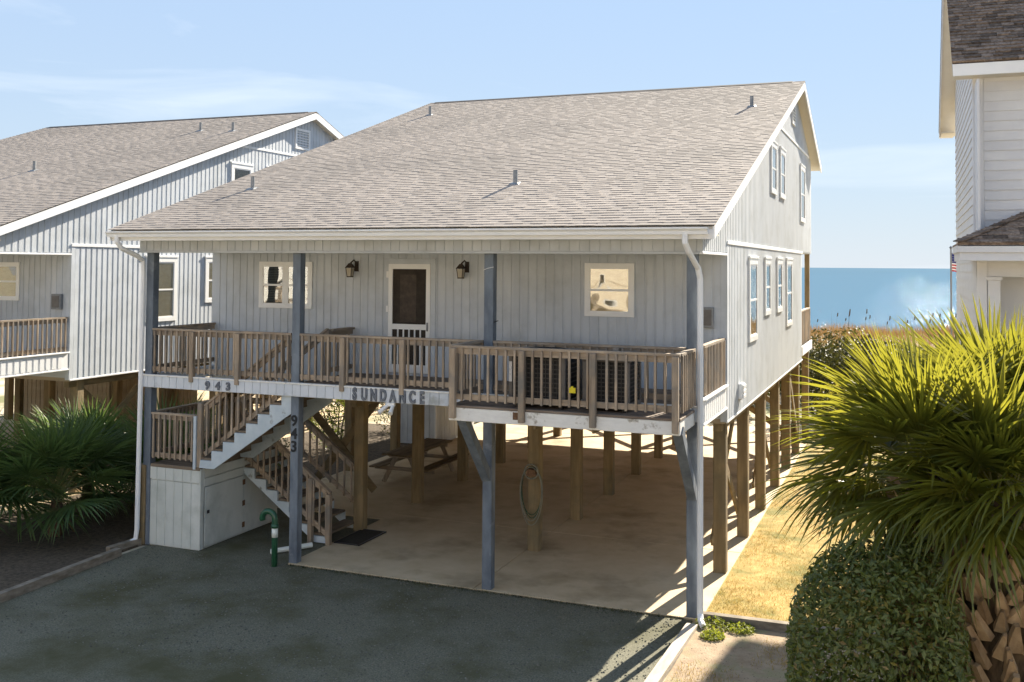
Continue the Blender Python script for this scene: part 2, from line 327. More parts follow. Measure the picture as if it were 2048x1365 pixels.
def text_mesh(ch, size, ext, off):
    cu = bpy.data.curves.new('t', 'FONT'); cu.body = ch; cu.size = size; cu.extrude = ext; cu.offset = off; cu.align_x = 'CENTER'; cu.resolution_u = 4
    o = bpy.data.objects.new('t', cu); COL.objects.link(o)
    me = bpy.data.meshes.new_from_object(o.evaluated_get(bpy.context.evaluated_depsgraph_get())); bpy.data.objects.remove(o); bpy.data.curves.remove(cu)
    me.transform(Matrix.Rotation(rad(90), 4, 'X')); me.name = 'letter'; return me

# ------------------------------------------------------------------ setting
def sheet(name, m, x0, x1, y0, y1, z, th=.3, k='structure'):
    return kind(MB().box(x0, x1, y0, y1, z-th, z).build(name, m), k)
def hgrid(name, m, x0, x1, y0, y1, nx, ny, fz):
    V = [(x0+(x1-x0)*i/nx, y0+(y1-y0)*j/ny) for j in range(ny+1) for i in range(nx+1)]
    b = MB(); b.v = [(x, y, fz(x, y)) for x, y in V]
    b.f = [(j*(nx+1)+i, j*(nx+1)+i+1, (j+1)*(nx+1)+i+1, (j+1)*(nx+1)+i) for j in range(ny) for i in range(nx)]
    return kind(b.build(name, m, smooth=True), 'structure')
def dune_z(x, y):
    if y < 26: return -.02
    r = max(0, 1-abs((y-44)/18)); z = 1.55*(r*r*(3-2*r))*(1+.16*math.sin(x*.31)+.10*math.sin(x*.83+y*.2))
    if y > 44: z -= 6.0*min(1, (y-44)/26)**1.1
    return z-.02
gx = [-3000, -400, -120] + [-60+2*i for i in range(61)] + [120, 400, 3000]
gy = [-1500, -300, -100, -40, -15, 0, 15, 22] + [26+1.5*i for i in range(37)]
b = MB(); b.v = [(x, y, dune_z(x, y)) for y in gy for x in gx]; n_ = len(gx)
b.f = [(j*n_+i, j*n_+i+1, (j+1)*n_+i+1, (j+1)*n_+i) for j in range(len(gy)-1) for i in range(n_-1)]
ground = kind(b.build('ground', 'ground', smooth=True), 'structure')
sheet('driveway', 'gravel', -10.05, .02, -9, .0, .004, .2)
sheet('gravel_strip', 'gravel', -9.9, -6.95, .0, 3.3, .006, .2)
slab = sheet('concrete_slab', 'slab', -7.0, .14, -.03, 18.4, .018, .25)
SLAB_JOBS = [(a, c, p, q) for a, c in ((-7.0, -3.506), (-3.494, .14)) for p, q in ((-.03, 3.694), (3.706, 7.294), (7.306, 10.994), (11.006, 14.694), (14.706, 18.4))]
for a, c, p, q in SLAB_JOBS: bx('slab_panel', 'slab', a, c, p, q, .0, .03, slab, .006)
sheet('rear_concrete_slab', 'slab', -10.2, -7.0, 3.3, 18.4, .026, .25)
sheet('neighbour_concrete_slab', 'slab', -25, -14.3, .2, 18.6, .03, .25)
sheet('lawn', 'lawn', .14, 9, .06, 21, .022, .25)
sheet('planting_bed', 'mulch', -14.3, -10.2, -12, 14, .02, .25)
sheet('sandy_verge', 'sand', .14, 9, -14, -.06, .012, .2)
sea = kind(MB().quad((-30000, 62, -4.2), (30000, 62, -4.2), (30000, 45000, -4.2), (-30000, 45000, -4.2)).build('sea', 'sea'), 'structure')

# ------------------------------------------------------------------ beach houses
XL, XR, YF, YB, YU = -10.3, .17, 2.0, 14.3, 17.2
ZD, ZR = 3.12, 3.99
EY, EZ, RY, RZ = -.6, 5.78, 12.5, 10.10
SF = (RZ-EZ)/(RY-EY); SB = .34
def roofz(y): return EZ+(y-EY)*SF if y <= RY else RZ-(y-RY)*SB
SHINGLES = None
def shingle_mesh(x0, x1):
    rnd = random.Random(5); b = MB(); tint = []
    L_ = math.hypot(RY-EY, RZ-EZ); dy, dz = (RY-EY)/L_, (RZ-EZ)/L_; ny, nz_ = -dz, dy; e = .1435; n = int(L_/e)+1
    def P(x, s, h): return (x, EY-.03+dy*s+ny*h, EZ+dz*s+nz_*h+.012)
    for i in range(n):
        s0 = i*e; s1 = min(s0+e+.03, L_+.03); x = x0; lab = rnd.random()*.2; thick = False
        while x < x1:
            thick = not thick
            w = rnd.uniform(.18, .42) if thick else rnd.uniform(.10, .22)
            xe = min(x+w, x1)
            if x == x0: xe = min(x+lab+.05, x1)
            h = .0105 if thick else .006; h += rnd.uniform(-.0008, .0012); t = rnd.gauss(1, .045)
            ds = rnd.uniform(-.004, .004)
            k = len(b.v)
            b.v += [P(x, s0+ds, 0), P(xe, s0+ds, 0), P(x, s0+ds, h), P(xe, s0+ds, h), P(x, s1, .001), P(xe, s1, .001)]
            b.f += [(k, k+1, k+3, k+2), (k+2, k+3, k+5, k+4), (k, k+2, k+4), (k+1, k+5, k+3)]; tint += [t]*4
            x = xe
    me = bpy.data.meshes.new('shingles'); me.from_pydata(b.v, [], b.f)
    a = me.attributes.new('tint', 'FLOAT', 'FACE'); a.data.foreach_set('value', tint); me.update(); return me

def railing(house, name, p0, p1, zt=ZR, zb=3.22, posts=(), out=(0, -1), zpost=None, spacing=.125, cap=.09, mpost='rail_z', endpad=.06):
    p0, p1 = Vector((*p0, 0)), Vector((*p1, 0)); d = (p1-p0); Ln = d.length; d.normalize(); o_ = Vector((*out, 0)); ax = 'x' if abs(d.x) > .5 else 'y'
    root = bm(name, 'rail_'+ax, p0+Vector((0, 0, zt-.019)), p1+Vector((0, 0, zt-.019)), cap, .036, house)
    bm('top_rail', 'rail_'+ax, p0+Vector((0, 0, zt-.085)), p1+Vector((0, 0, zt-.085)), .036, .088, root)
    bm('bottom_rail', 'rail_'+ax, p0+Vector((0, 0, zb)), p1+Vector((0, 0, zb)), .036, .085, root)
    n = int((Ln-2*endpad)/spacing); st = (Ln-2*endpad)/max(n, 1); c = .034
    pst = [t*Ln for t in posts]
    for i in range(n+1):
        t = endpad+i*st
        if any(abs(t-q) < .075 for q in pst): continue
        c0 = p0+d*t+o_*(.018+c/2+.001); j = U(-.006, .006)
        o = add('baluster', cbox(c, c, zt-.04-(zb-.06), 'rail_z', .003), None, root, (c0.x+d.x*j, c0.y+d.y*j, (zt-.04+zb-.06)/2+U(-.006, .004)))
    for t in pst:
        c0 = p0+d*t+o_*(.018+.045+.001); zp = zpost if zpost is not None else zb-.16
        add('rail_post', cbox(.09, .09, zt-.04-zp, mpost, .006), None, root, (c0.x, c0.y, (zt-.04+zp)/2))
    return root

def window(house, fr, u0, u1, z0, z1, inside='tan_blind_refl', muntin=False, name='window', split=.5, cas=None, pair=False):
    cas = cas or (.11 if fr[0] == 's' else .075)
    b = MB(); fmb(b, fr, u0, u1, 0, .035, z1-cas, z1); fmb(b, fr, u0, u1, 0, .035, z0, z0+cas*.9)
    fmb(b, fr, u0, u0+cas, 0, .034, z0+cas*.9, z1-cas); fmb(b, fr, u1-cas, u1, 0, .034, z0+cas*.9, z1-cas)
    w = b.build(name, 'vinyl', house)
    bays = [(u0+cas, u1-cas)]
    if pair:
        mid = (u0+u1)/2; bays = [(u0+cas, mid-.04), (mid+.04, u1-cas)]
        fbx('mullion', 'vinyl', fr, mid-.04, mid+.04, 0, .033, z0+cas*.9, z1-cas, w)
    za, zc = z0+cas*.9, z1-cas; zm = za+(zc-za)*split
    for a, c in bays:
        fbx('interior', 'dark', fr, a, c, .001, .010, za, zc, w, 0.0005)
        if inside == 'blind':
            sb = MB(); k = 0
            z = zc-.02
            while z > za+.02:
                fmb(sb, fr, a+.01, c-.01, .011, .015, z-.017, z); z -= .034
            sb.build('blind', 'blind', w)
        elif inside in ('tan_blind_refl', 'half'):
            fbx('blind_and_reflection', 'tan_blind_refl' if inside == 'tan_blind_refl' else 'white_shade_refl', fr, a+.005, c-.005, .011, .014, za if inside == 'tan_blind_refl' else zm, zc, w, .0005)  # sheet behind the pane: carries blinds and painted reflections
            if inside == 'half': fbx('blind_and_reflection', 'tan_blind_refl', fr, a+.005, c-.005, .011, .013, za, zm, w, .0005)
        fbx('pane', 'glass', fr, a, c, .0185, .0205, zm, zc, w, .0003); fbx('pane', 'glass', fr, a, c, .0165, .0185, za, zm, w, .0003)
        sf = MB(); s_ = .028
        fmb(sf, fr, a, c, .012, .028, zm-s_*.7, zm+s_*.7); fmb(sf, fr, a, a+s_, .013, .027, za, zc); fmb(sf, fr, c-s_, c, .013, .027, za, zc)
        fmb(sf, fr, a, c, .0135, .0265, za, za+s_); fmb(sf, fr, a, c, .0135, .0265, zc-s_, zc)
        sf.build('sash_frame', 'vinyl', w)
    return w

def side_profile(y):
    """bottom and top of the gable siding above the band, at depth y"""
    return (5.42 if y < YF else 5.64), roofz(y)-.13

def build_house(off, root_label, main):
    global OFF, SHINGLES, RY, RZ, SF
    OFF = Vector(off)
    if not main:                       # the neighbour's ridge stands a little nearer the street
        RY, RZ = 11.35, 9.90; SF = (RZ-EZ)/(RY-EY); SHINGLES = None
    H = thing('beach_house', (-5, 8, 0), root_label, 'house')
    # --- shell
    b = MB(); b.prism([(YF+.03, 2.66), (YB, 2.66), (YB, 5.6), (YU-.02, 5.6), (YU-.02, roofz(YU)-.14), (RY, RZ-.16), (YF+.03, roofz(YF)-.16)], 'x', XL+.03, XR-.03)
    shell = b.build('wall_core', 'siding', H)
    MB().box(XL+.04, XR-.04, YF+.04, YB-.04, 2.58, 2.66).build('floor_underside', 'under', H)
    # --- front wall boards
    wf = MB().box(XL+.01, XR-.0, YF-.002, YF+.03, 2.90, 5.60).build('front_wall', 'siding', H)
    n = int(round((XR-XL-.12)/.165)); st = (XR-XL-.12)/n
    for i in range(n):
        x = XL+.06+i*st
        if not main and x < -2.5: continue
        bx('siding_board', 'siding', x+.021, x+st-.021, YF-.014, YF-.001, 2.92, 5.60, wf, .003)
    fbx('corner_board', 'siding', ('f', YF), XR-.10, XR+.016, -.0, .02, 2.62, 5.40, H)
    # --- right gable siding
    zb_, nb = 2.64, int((YB-YF-.1)/.165)
    if main:
        sb = MB()
        for i in range(nb):
            y = YF+.1+i*.165; sb.box(XR-.001, XR+.016, y, y+.102, zb_, 5.57)
        y = -.10
        ub = MB()
    sw = MB().box(XR-.03, XR, YF, YB, zb_-.02, 5.58).build('side_wall', 'siding', H)
    gp = [(-.12, 5.42), (YU, 5.42)] if False else None
    gw = MB().prism([(-.10, 5.42), (YF, 5.42), (YF, 5.56), (YU, 5.62), (YU, roofz(YU)-.13), (RY, RZ-.13), (-.10, roofz(-.10)-.13)], 'x', XR-.03, XR).build('gable_wall', 'siding', H)
    ys = []; y = -.09
    while y < YU-.15: ys.append(y); y += .165
    zt2 = 8.50
    def upper(mb, y):
        a, c = y, y+(.102 if main else .115)
        zb0 = 5.44 if c < YF+.05 else 5.645
        t0, t1 = roofz(a)-.13, roofz(c)-.13
        if a < RY < c: t0 = t1 = min(t0, t1)
        mb.hexa([(XR-.001, a, zb0), (XR+.012, a, zb0), (XR+.012, c, zb0), (XR-.001, c, zb0), (XR-.001, a, t0), (XR+.012, a, t0), (XR+.012, c, t1), (XR-.001, c, t1)])
    if main:
        kind(sb.build('siding_boards', 'siding', sw), 'stuff')
        for y in ys: upper(ub, y)
        kind(ub.build('siding_boards', 'siding', gw), 'stuff')
    else:
        for i in range(nb):
            y = YF+.1+i*.165; bx('siding_board', 'siding', XR-.001, XR+.013, y, y+.115, zb_, 5.57, sw, .002)
        for y in ys:
            q = MB(); upper(q, y); q.build('siding_board', 'siding', gw)
    bx('band_board', 'white', XR-.0, XR+.03, YF-.02, YB+.05, 5.575, 5.64, H)
    bx('drip_edge', 'white', XR-.01, XR+.022, YF+.01, YB, 2.60, 2.638, H)
    bx('corner_board', 'siding', XR, XR+.018, YF-.02, YF+.095, 2.62, 5.573, H)
    y85 = RY-(RZ-.2-zt2)/SF; y85b = RY+(RZ-.2-zt2)/SB
    bx('band_board', 'white', XR+.002, XR+.03, y85+.1, y85b-.25, zt2-.03, zt2+.03, H)
    bx('beam_trim', 'white', XR-.03, XR+.025, -.13, YF-.01, 5.385, 5.42, H)
    # gable louvre vent
    lv = MB()
    for (a, c, z0, z1) in ((RY-.75, RY+.05, RZ-.62, RZ-.55), (RY-.75, RY+.05, RZ-1.18, RZ-1.11), (RY-.75, RY-.67, RZ-1.11, RZ-.62), (RY-.03, RY+.05, RZ-1.11, RZ-.62)): lv.box(XR+.0, XR+.045, a, c, z0, z1)
    lv = lv.build('gable_vent', 'white', H)
    for k in range(6): MB().beam((XR+.02, RY-.67, RZ-1.07+k*.08), (XR+.02, RY-.03, RZ-1.07+k*.08), .05, .012, (.5, 0, .8)).build('louvre_slat', 'white', lv)
    # side windows
    for k, (a, c, z0, z1) in enumerate(((4.33, 5.42, 3.78, 5.36), (6.53, 7.42, 4.19, 5.37), (8.55, 9.5, 4.17, 5.38), (10.4, 11.6, 3.75, 5.38))):
        window(H, ('s', XR+.012), a, c, z0, z1, ('half', 'half', 'tan_blind_refl', 'half')[k] if main else 'tan_blind_refl')
        bx('window_head', 'vinyl', XR+.012, XR+.06, a-.03, c+.03, z1, z1+.05, H)
    for a, c, z0, z1 in ((7.55, 8.5, 6.83, 7.97), (9.2, 10.15, 6.83, 7.99), (13.8, 15.0, 6.47, 8.04)):
        window(H, ('s', XR+.012), a, c, z0, z1, 'half' if main else 'blind')
        bx('window_head', 'vinyl', XR+.012, XR+.06, a-.03, c+.03, z1, z1+.05, H)
    # left side plain boards
    lb = MB().box(XL-.002, XL+.03, YF, YB, zb_, 5.6)
    for i in range(nb): lb.box(XL-.014, XL, YF+.1+i*.165, YF+.238+i*.165, zb_, 5.6)
    lb.prism([(-.10, 5.42), (YU, 5.6), (YU, roofz(YU)-.13), (RY, RZ-.13), (-.10, roofz(-.10)-.13)], 'x', XL, XL+.03)
    kind(lb.build('siding_boards', 'siding', H), 'stuff')
    # --- beam over the porch
    bmw = MB().box(XL-.0, XR-.03, -.085, .07, 5.40, 5.66).build('porch_beam', 'siding', H)
    n2 = int((XR-XL)/.165)
    for i in range(n2+1):
        x = XL+i*.165
        if not main and x < -2.5: continue
        bx('siding_board', 'siding', x+.012, min(x+.153, XR), -.098, -.084, 5.425, 5.66, bmw, .003)
    bx('beam_trim', 'siding', XL-.02, XR-.035, -.112, -.07, 5.385, 5.423, H)
    MB().box(XL+.02, XR-.04, .08, YF-.03, 5.50, 5.53).build('porch_ceiling', 'siding', H)
    # --- roof
    rx0, rx1 = -10.55, .45; t = .10
    rf = MB().prism([(EY, EZ-.01), (RY, RZ-.01), (17.7, roofz(17.7)-.01), (17.7, roofz(17.7)-.12), (RY, RZ-.13), (EY+.05, EZ-.10)], 'x', rx0+.02, rx1-.02).build('roof', 'soffit', H)
    if SHINGLES is None:
        SHINGLES = shingle_mesh(rx0-.01, rx1+.01); SHINGLES.materials.append(M['shingle'])
    kind(add('shingles', SHINGLES, None, rf), 'stuff')
    MB().hexa([(rx0, RY, RZ+.002), (rx1, RY, RZ+.002), (rx1, 17.74, roofz(17.74)+.002), (rx0, 17.74, roofz(17.74)+.002), (rx0, RY, RZ+.018), (rx1, RY, RZ+.018), (rx1, 17.74, roofz(17.74)+.018), (rx0, 17.74, roofz(17.74)+.018)]).build('rear_shingle_slope', 'shingle_dark', rf)
    MB().prism([(RY-.15, RZ-.01), (RY, RZ+.045), (RY+.15, RZ-.01)], 'x', rx0+.15, rx1-.32).build('ridge_vent', 'ridge', rf)
    MB().prism([(RY-.15, RZ-.025), (RY, RZ+.03), (RY+.15, RZ-.025)], 'x', rx0, rx1).build('ridge_cap', 'shingle_dark', rf)
    for xa, xb, nm in ((rx1-.03, rx1-.001, 'right'), (rx0+.001, rx0+.03, 'left')):
        MB().prism([(EY+.0, EZ-.185), (EY+.0, EZ-.004), (RY, RZ-.004), (RY, RZ-.20)], 'x', xa, xb).build('rake_board', 'white', H)
        MB().prism([(RY, RZ-.20), (RY, RZ-.004), (17.7, roofz(17.7)-.004), (17.7, roofz(17.7)-.19)], 'x', xa, xb).build('rake_board', 'white', H)
    bx('eave_fascia', 'white', rx0+.02, rx1-.03, EY+.02, EY+.05, EZ-.185, EZ-.02, H)
    MB().box(rx0+.03, rx1-.03, EY+.05, -.10, EZ-.13, EZ-.11).build('eave_soffit', 'soffit', H)
    # gutter: a K-profile trough
    gp = [(EY+.015, EZ-.02), (EY+.015, EZ-.12), (EY-.055, EZ-.12), (EY-.065, EZ-.07), (EY-.10, EZ-.04), (EY-.10, EZ-.018), (EY-.092, EZ-.018), (EY-.055, EZ-.045), (EY-.045, EZ-.105), (EY+.005, EZ-.105), (EY+.005, EZ-.02)]
    gb = MB().prism(gp[:7]+gp[7:], 'x', rx0-.02, rx1-.09).build('gutter', 'white', H)
    pipes = [(-9.5, 2.22), (-9.48, 10.29), (-3.66, 2.09), (-.43, 9.03)] if main else [(-3.9, 4.7), (-2.2, 9.2), (-.8, 8.9)]
    for x, y in pipes:
        z = roofz(y); v = MB().tube([(x, y, z-.02), (x, y, z+.27)], .042, 10).build('vent_pipe', 'metal', rf)
        MB().hexa([(x-.12, y-.14, z-.14*SF+.018), (x+.12, y-.14, z-.14*SF+.018), (x+.12, y+.14, z+.14*SF+.018), (x-.12, y+.14, z+.14*SF+.018), (x-.07, y-.07, z+.03), (x+.07, y-.07, z+.03), (x+.07, y+.07, z+.06), (x-.07, y+.07, z+.06)]).build('flashing', 'metal', v)
    # --- posts and pilings
    PX = [-10.14, -6.93, -3.29, 0]
    for x in PX:
        bx('porch_post', 'post', x-.08, x+.08, .0, .16, 0, 5.41, H, .008)
    if main:
        bx('post_sleeve', 'pile_z', -10.30, -10.135, -.03, .12, 0, 1.46, H, .006)
    py = [2.42, 4.86, 7.24, 9.65, 12.0, 14.2, 17.0]
    for ix, x in enumerate((-10.12, -7.0, -3.36, .0)):
        for iy, y in enumerate(py):
            if iy == 6 and False: continue
            w = .105
            top = 2.62 if iy < 6 else 2.75
            o = bx('piling', 'pile_z', x-w+U(-.01, .01), x+w, y-w, y+w+U(-.01, .01), 0, top, H, .012)
    # cross braces of 2 x 8 boards
    def brace(p, q): bm('brace', 'pile_x' if abs(p[0]-q[0]) > abs(p[1]-q[1]) else 'pile_y', p, q, .04, .16, H)
    brace((-8.9, 3.05, 2.55), (-7.05, 3.05, .65)); brace((-8.45, 3.12, .75), (-7.0, 3.12, 2.5))
    for a, c in ((2.42, 4.86), (7.24, 9.65), (12.0, 14.2)):
        brace((-.10, a, 2.5), (-.10, c, .5)); brace((-.15, a, .5), (-.15, c, 2.5))
    brace((.06, 12.1, 2.5), (.06, 14.1, .6))
    for x0, x1, y in ((-3.36, 0, 14.25), (-10.12, -7, 14.25), (-7, -3.36, 17.05), (-3.36, 0, 17.05)):
        brace((x0, y+.12, 2.5), (x1, y+.12, .4)); brace((x0, y+.16, .4), (x1, y+.16, 2.5))
    # floor beams and joists
    for x in (-10.12, -7.0, -3.36, .0): bx('floor_beam', 'pile_y', x-.07, x+.07, YF+.1, YB, 2.44, 2.575, H)
    # --- rear porch
    bx('rear_deck', 'under', XL+.1, XR-.02, YB+.01, YU, 2.80, 2.96, H)
    bx('rear_rim', 'white', XR-.02, XR+.02, YB+.02, YU+.03, 2.72, 2.98, H); bx('rear_rim', 'white', XL, XR-.02, YU, YU+.03, 2.72, 2.98, H)
    for x in (-10.12, -5, .06):
        bx('rear_post', 'pile_z', x-.07, x+.07, YU-.18, YU-.04, 2.9, 5.62, H)
    rr = railing(H, 'rear_railing', (XR-.06, YB+.05), (XR-.06, YU-.2), 3.98, 3.1, out=(1, 0))
    # --- porch deck
    dx0 = -6.95 if main else XL+.1
    dk = MB().box(dx0, XR-.06, .0, YF-.02, ZD-.19, ZD-.03).build('porch_deck', 'under', H)
    y = -.015
    while y < YF-.1:
        bx('deck_board', 'deck', dx0, XR-.05, y, y+.134, ZD-.03, ZD+U(-.001, .003), dk, .004); y += .14
    # rim boards: front and right side
    rim = MB().box(XL+.02, XR-.02, -.035, .0, 2.90, ZD-.0).build('porch_rim', 'rim', H)
    i = 0; x = XL+.03
    while x < XR-.1:
        if main or x > -2.5: bx('rim_board', 'rim', x+.003, x+.162, -.052, -.034, 2.905, ZD-.012, rim, .003)
        x += .166
    bx('rim_cap', 'flaking', XL+.0, XR, -.065, .02, ZD-.010, ZD+.018, rim, .004)
    rs = MB().box(XR-.02, XR+.01, -.03, YF-.03, 2.86, ZD+.10).build('porch_rim', 'white', H)
    y = 0
    while y < YF-.2: bx('rim_board', 'white', XR+.008, XR+.022, y+.02, y+.135, 2.9, ZD+.06, rs, .003); y += .165
    bx('rim_cap', 'white', XR-.03, XR+.05, -.05, YF-.03, ZD+.10, ZD+.13, rs); bx('rim_cap', 'white', XR-.02, XR+.03, -.03, YF-.03, 2.845, 2.875, rs)
    # railings
    railing(H, 'side_railing', (XR-.05, .17), (XR-.05, YF-.05), 4.02, 3.32, out=(1, 0))
    if main:
        railing(H, 'porch_railing', (-10.05, .03), (-7.02, .03), ZR, 3.24, posts=(.31, .64), zpost=3.04)
        railing(H, 'porch_railing', (-6.84, .03), (-3.38, .03), ZR, 3.24, posts=(.255, .585), zpost=3.04)
        railing(H, 'porch_railing', (-3.20, .03), (-.09, .03), ZR, 3.24, posts=(.33, .66), zpost=3.13)
        railing(H, 'side_railing', (-10.22, .17), (-10.22, YF-.02), ZR, 3.24, out=(-1, 0))
        bx('rim_cap', 'rim', XL+.0, XL+.06, .0, YF, 2.9, ZD, H)
        railing(H, 'stair_guard_railing', (-6.98, 1.2), (-6.98, YF-.02), ZR, 3.24, out=(-1, 0), cap=.13)
    else:
        railing(H, 'porch_railing', (-3.20, .03), (-.09, .03), ZR, 3.24, posts=(.33, .66), zpost=3.13)
    # downspouts
    def spout(pts, m='white'): return MB().tube(pts, .045, 8).build('downspout', m, H)
    spout([(.03, EY-.03, EZ-.10), (.03, EY-.03, EZ-.24), (.06, EY+.06, EZ-.36), (.13, -.20, EZ-.60), (.15, -.14, EZ-.75), (.15, -.12, EZ-1.2), (.15, -.12, .30), (.15, -.12, .14), (.18, -.22, .07), (.24, -.36, .05)])
    if main:
        spout([(-10.35, EY-.03, EZ-.10), (-10.35, EY-.03, EZ-.20), (-10.33, EY+.06, EZ-.32), (-10.26, -.2, EZ-.46), (-10.24, -.08, EZ-.55), (-10.24, -.06, EZ-.8), (-10.24, -.10, .3), (-10.25, -.12, .12), (-10.3, -.3, .05)])
    # electric box beside the corner
    eb = bx('meter_box', 'metal', -.30, -.03, YF-.10, YF-.015, 4.18, 4.52, H, .008)
    bx('cover', 'acmetal', -.27, -.06, YF-.115, YF-.10, 4.22, 4.48, eb)
    if not main:
        window(H, ('f', YF-.014), -2.5, -1.32, 4.35, 5.22, 'tan_blind_refl')
        MB().tube([(-.16, .25, 2.9), (-.16, .25, 0)], .03, 8).build('drain_pipe', 'white_pvc', H)
        rm = MB().box(-6.8, -3.6, 7.2, 11.0, .0, 2.57).build('storage_room', 'under', H)
        for k in range(19): bx('siding_board', 'under', -6.79+k*.165, -6.65+k*.165, 7.185, 7.2, .15, 2.56, rm, .003)
        for k in range(22): bx('siding_board', 'under', -3.6, -3.585, 7.21+k*.165, 7.35+k*.165, .15, 2.56, rm, .003)
        OFF = Vector((0, 0, 0)); return H
    # ---- main house only -------------------------------------------------
    # front windows and door
    window(H, ('f', YF-.014), -9.12, -7.88, 4.32, 5.24, 'blind', pair=True)
    window(H, ('f', YF-.014), -2.29, -1.40, 4.32, 5.25, 'tan_blind_refl')  # tan sheet here paints the reflection of the sunlit houses opposite
    d0, d1, z0, z1 = -6.18, -5.30, 3.17, 5.21
    bx('door_casing', 'siding', d0-.10, d0, YF-.035, YF-.0, 3.13, z1+.10, H); bx('door_casing', 'siding', d1, d1+.10, YF-.035, YF-.0, 3.13, z1+.10, H)
    bx('door_casing', 'siding', d0, d1, YF-.034, YF-.0, z1, z1+.10, H)
    f = ('f', YF-.016); db = MB()
    for (a, c, p, q) in ((d0, d0+.085, z0, z1), (d1-.085, d1, z0, z1), (d0+.085, d1-.085, z1-.095, z1), (d0+.085, d1-.085, 3.98, 4.08), (d0+.085, d1-.085, z0, z0+.15)): fmb(db, f, a, c, .0, .035, p, q)
    dr = db.build('screen_door', 'vinyl', H)
    fbx('screen', 'screen', f, d0+.08, d1-.08, .006, .012, z0+.1, z1-.08, dr, .0005)
    fbx('inner_door_glass', 'bronze', f, d0+.24, d1-.30, .0, .0125, 4.12, z1-.20, dr, .0005)
    for k in range(5): a = d0+.085+(k+1)*(d1-d0-.17)/6; fbx('spindle', 'vinyl', f, a-.015, a+.015, .010, .028, z0+.15, 3.98, dr)
    fbx('door_handle', 'metal', f, d1-.065, d1-.035, .035, .06, 3.96, 4.12, dr)
    for z in (4.95, 4.30): fbx('hinge', 'vinyl', f, d0-.045, d0+.01, .03, .045, z, z+.12, dr)
    for x in (-6.95, -4.62):
        w = MB(); y0 = YF-.016
        w.box(x+.02, x+.10, y0-.02, y0, 5.06, 5.26); w.tube([(x+.06, y0-.02, 5.22), (x+.05, y0-.10, 5.28), (x, y0-.14, 5.22)], .014, 6)
        w = w.build('wall_lantern', 'bronze', H)
        yc = y0-.15; r = .075
        MB().hexa([(x-r, yc-r, 5.13), (x+r, yc-r, 5.13), (x+r, yc+r, 5.13), (x-r, yc+r, 5.13), (x-.02, yc-.02, 5.22), (x+.02, yc-.02, 5.22), (x+.02, yc+.02, 5.22), (x-.02, yc+.02, 5.22)]).build('cap', 'bronze', w)
        MB().hexa([(x-.04, yc-.04, 4.97), (x+.04, yc-.04, 4.97), (x+.04, yc+.04, 4.97), (x-.04, yc+.04, 4.97), (x-.058, yc-.058, 5.125), (x+.058, yc-.058, 5.125), (x+.058, yc+.058, 5.125), (x-.058, yc+.058, 5.125)]).build('lantern_pane', 'lantern_glass', w)
        cg = MB()
        for sx in (-1, 1):
            for sy in (-1, 1): cg.beam((x+sx*.042, yc+sy*.042, 4.965), (x+sx*.061, yc+sy*.061, 5.13), .010, .010)
        cg.box(x-.048, x+.048, yc-.048, yc+.048, 4.95, 4.97).build('cage', 'bronze', w)
    # AC platform
    p0, p1, pf = -3.46, .06, -1.10
    pl = MB().box(p0+.04, p1-.04, pf+.04, -.07, 2.94, 3.06).build('platform', 'under', H)
    y = pf-.01
    while y < -.2: bx('deck_board', 'deck', p0, p1+.01, y, y+.135, 3.06, 3.092+U(0, .003), pl, .004); y += .141
    bx('platform_rim', 'flaking', p0-.0, p1, pf, pf+.04, 2.86, 3.055, H, .006); bx('platform_rim', 'flaking', p0, p0+.04, pf+.04, -.06, 2.865, 3.053, H, .006); bx('platform_rim', 'flaking', p1-.04, p1, pf+.04, -.06, 2.865, 3.053, H, .006)
    bx('rust_stain_plate', 'rust', -2.42, -2.32, pf-.003, pf, 2.93, 3.04, H, .001)
    railing(H, 'platform_railing', (p0+.02, pf+.03), (p1-.0, pf+.03), ZR, 3.22, posts=(.018, .335, .645, .985), zpost=2.90, spacing=.14)
    railing(H, 'platform_railing', (p0+.03, pf+.09), (p0+.03, -.06), ZR, 3.22, out=(-1, 0), cap=.12)
    railing(H, 'platform_railing', (p1-.03, pf+.09), (p1-.03, -.06), ZR, 3.22, out=(1, 0))
    for x in (-3.30, .01):
        bm('platform_brace', 'post', (x, pf+.12, 2.92), (x, .02, 1.80), .14, .14, H)
    for x in (-2.1, -1.2): bx('platform_joist', 'pile_y', x-.02, x+.02, pf+.05, -.07, 2.80, 2.938, H)
    # ---- staircase: landing, upper flight, lower flight
    st_ = MB().box(-10.05, -8.93, .012, 2.44, 1.44, 1.497).build('staircase', 'tread_x', H)
    X0, n, rise, run = -8.93, 8, .18, .246
    for k in range(n):
        z = 1.5+rise*(k+1); x = X0+run*k
        bx('tread', 'tread_y', x-.02, x+run+.02, .05, 1.17, z-.04, z, st_)
        bx('riser', 'tread_y', x, x+.02, .06, 1.16, z-rise, z-.04, st_)
    for y in (.01, 1.17):
        poly = [(X0-.02, 1.50)]
        for k in range(n):
            poly += [(X0-.0+run*k, 1.5+rise*(k+1)-.04), (X0+run*(k+1), 1.5+rise*(k+1)-.04)]
        poly += [(X0+run*n+.05, 1.5+rise*n), (X0+run*n+.05, 1.5+rise*n-.28), (X0+.30, 1.50)]
        MB().prism(poly, 'y', y, y+.04).build('stringer', 'stringer', st_)
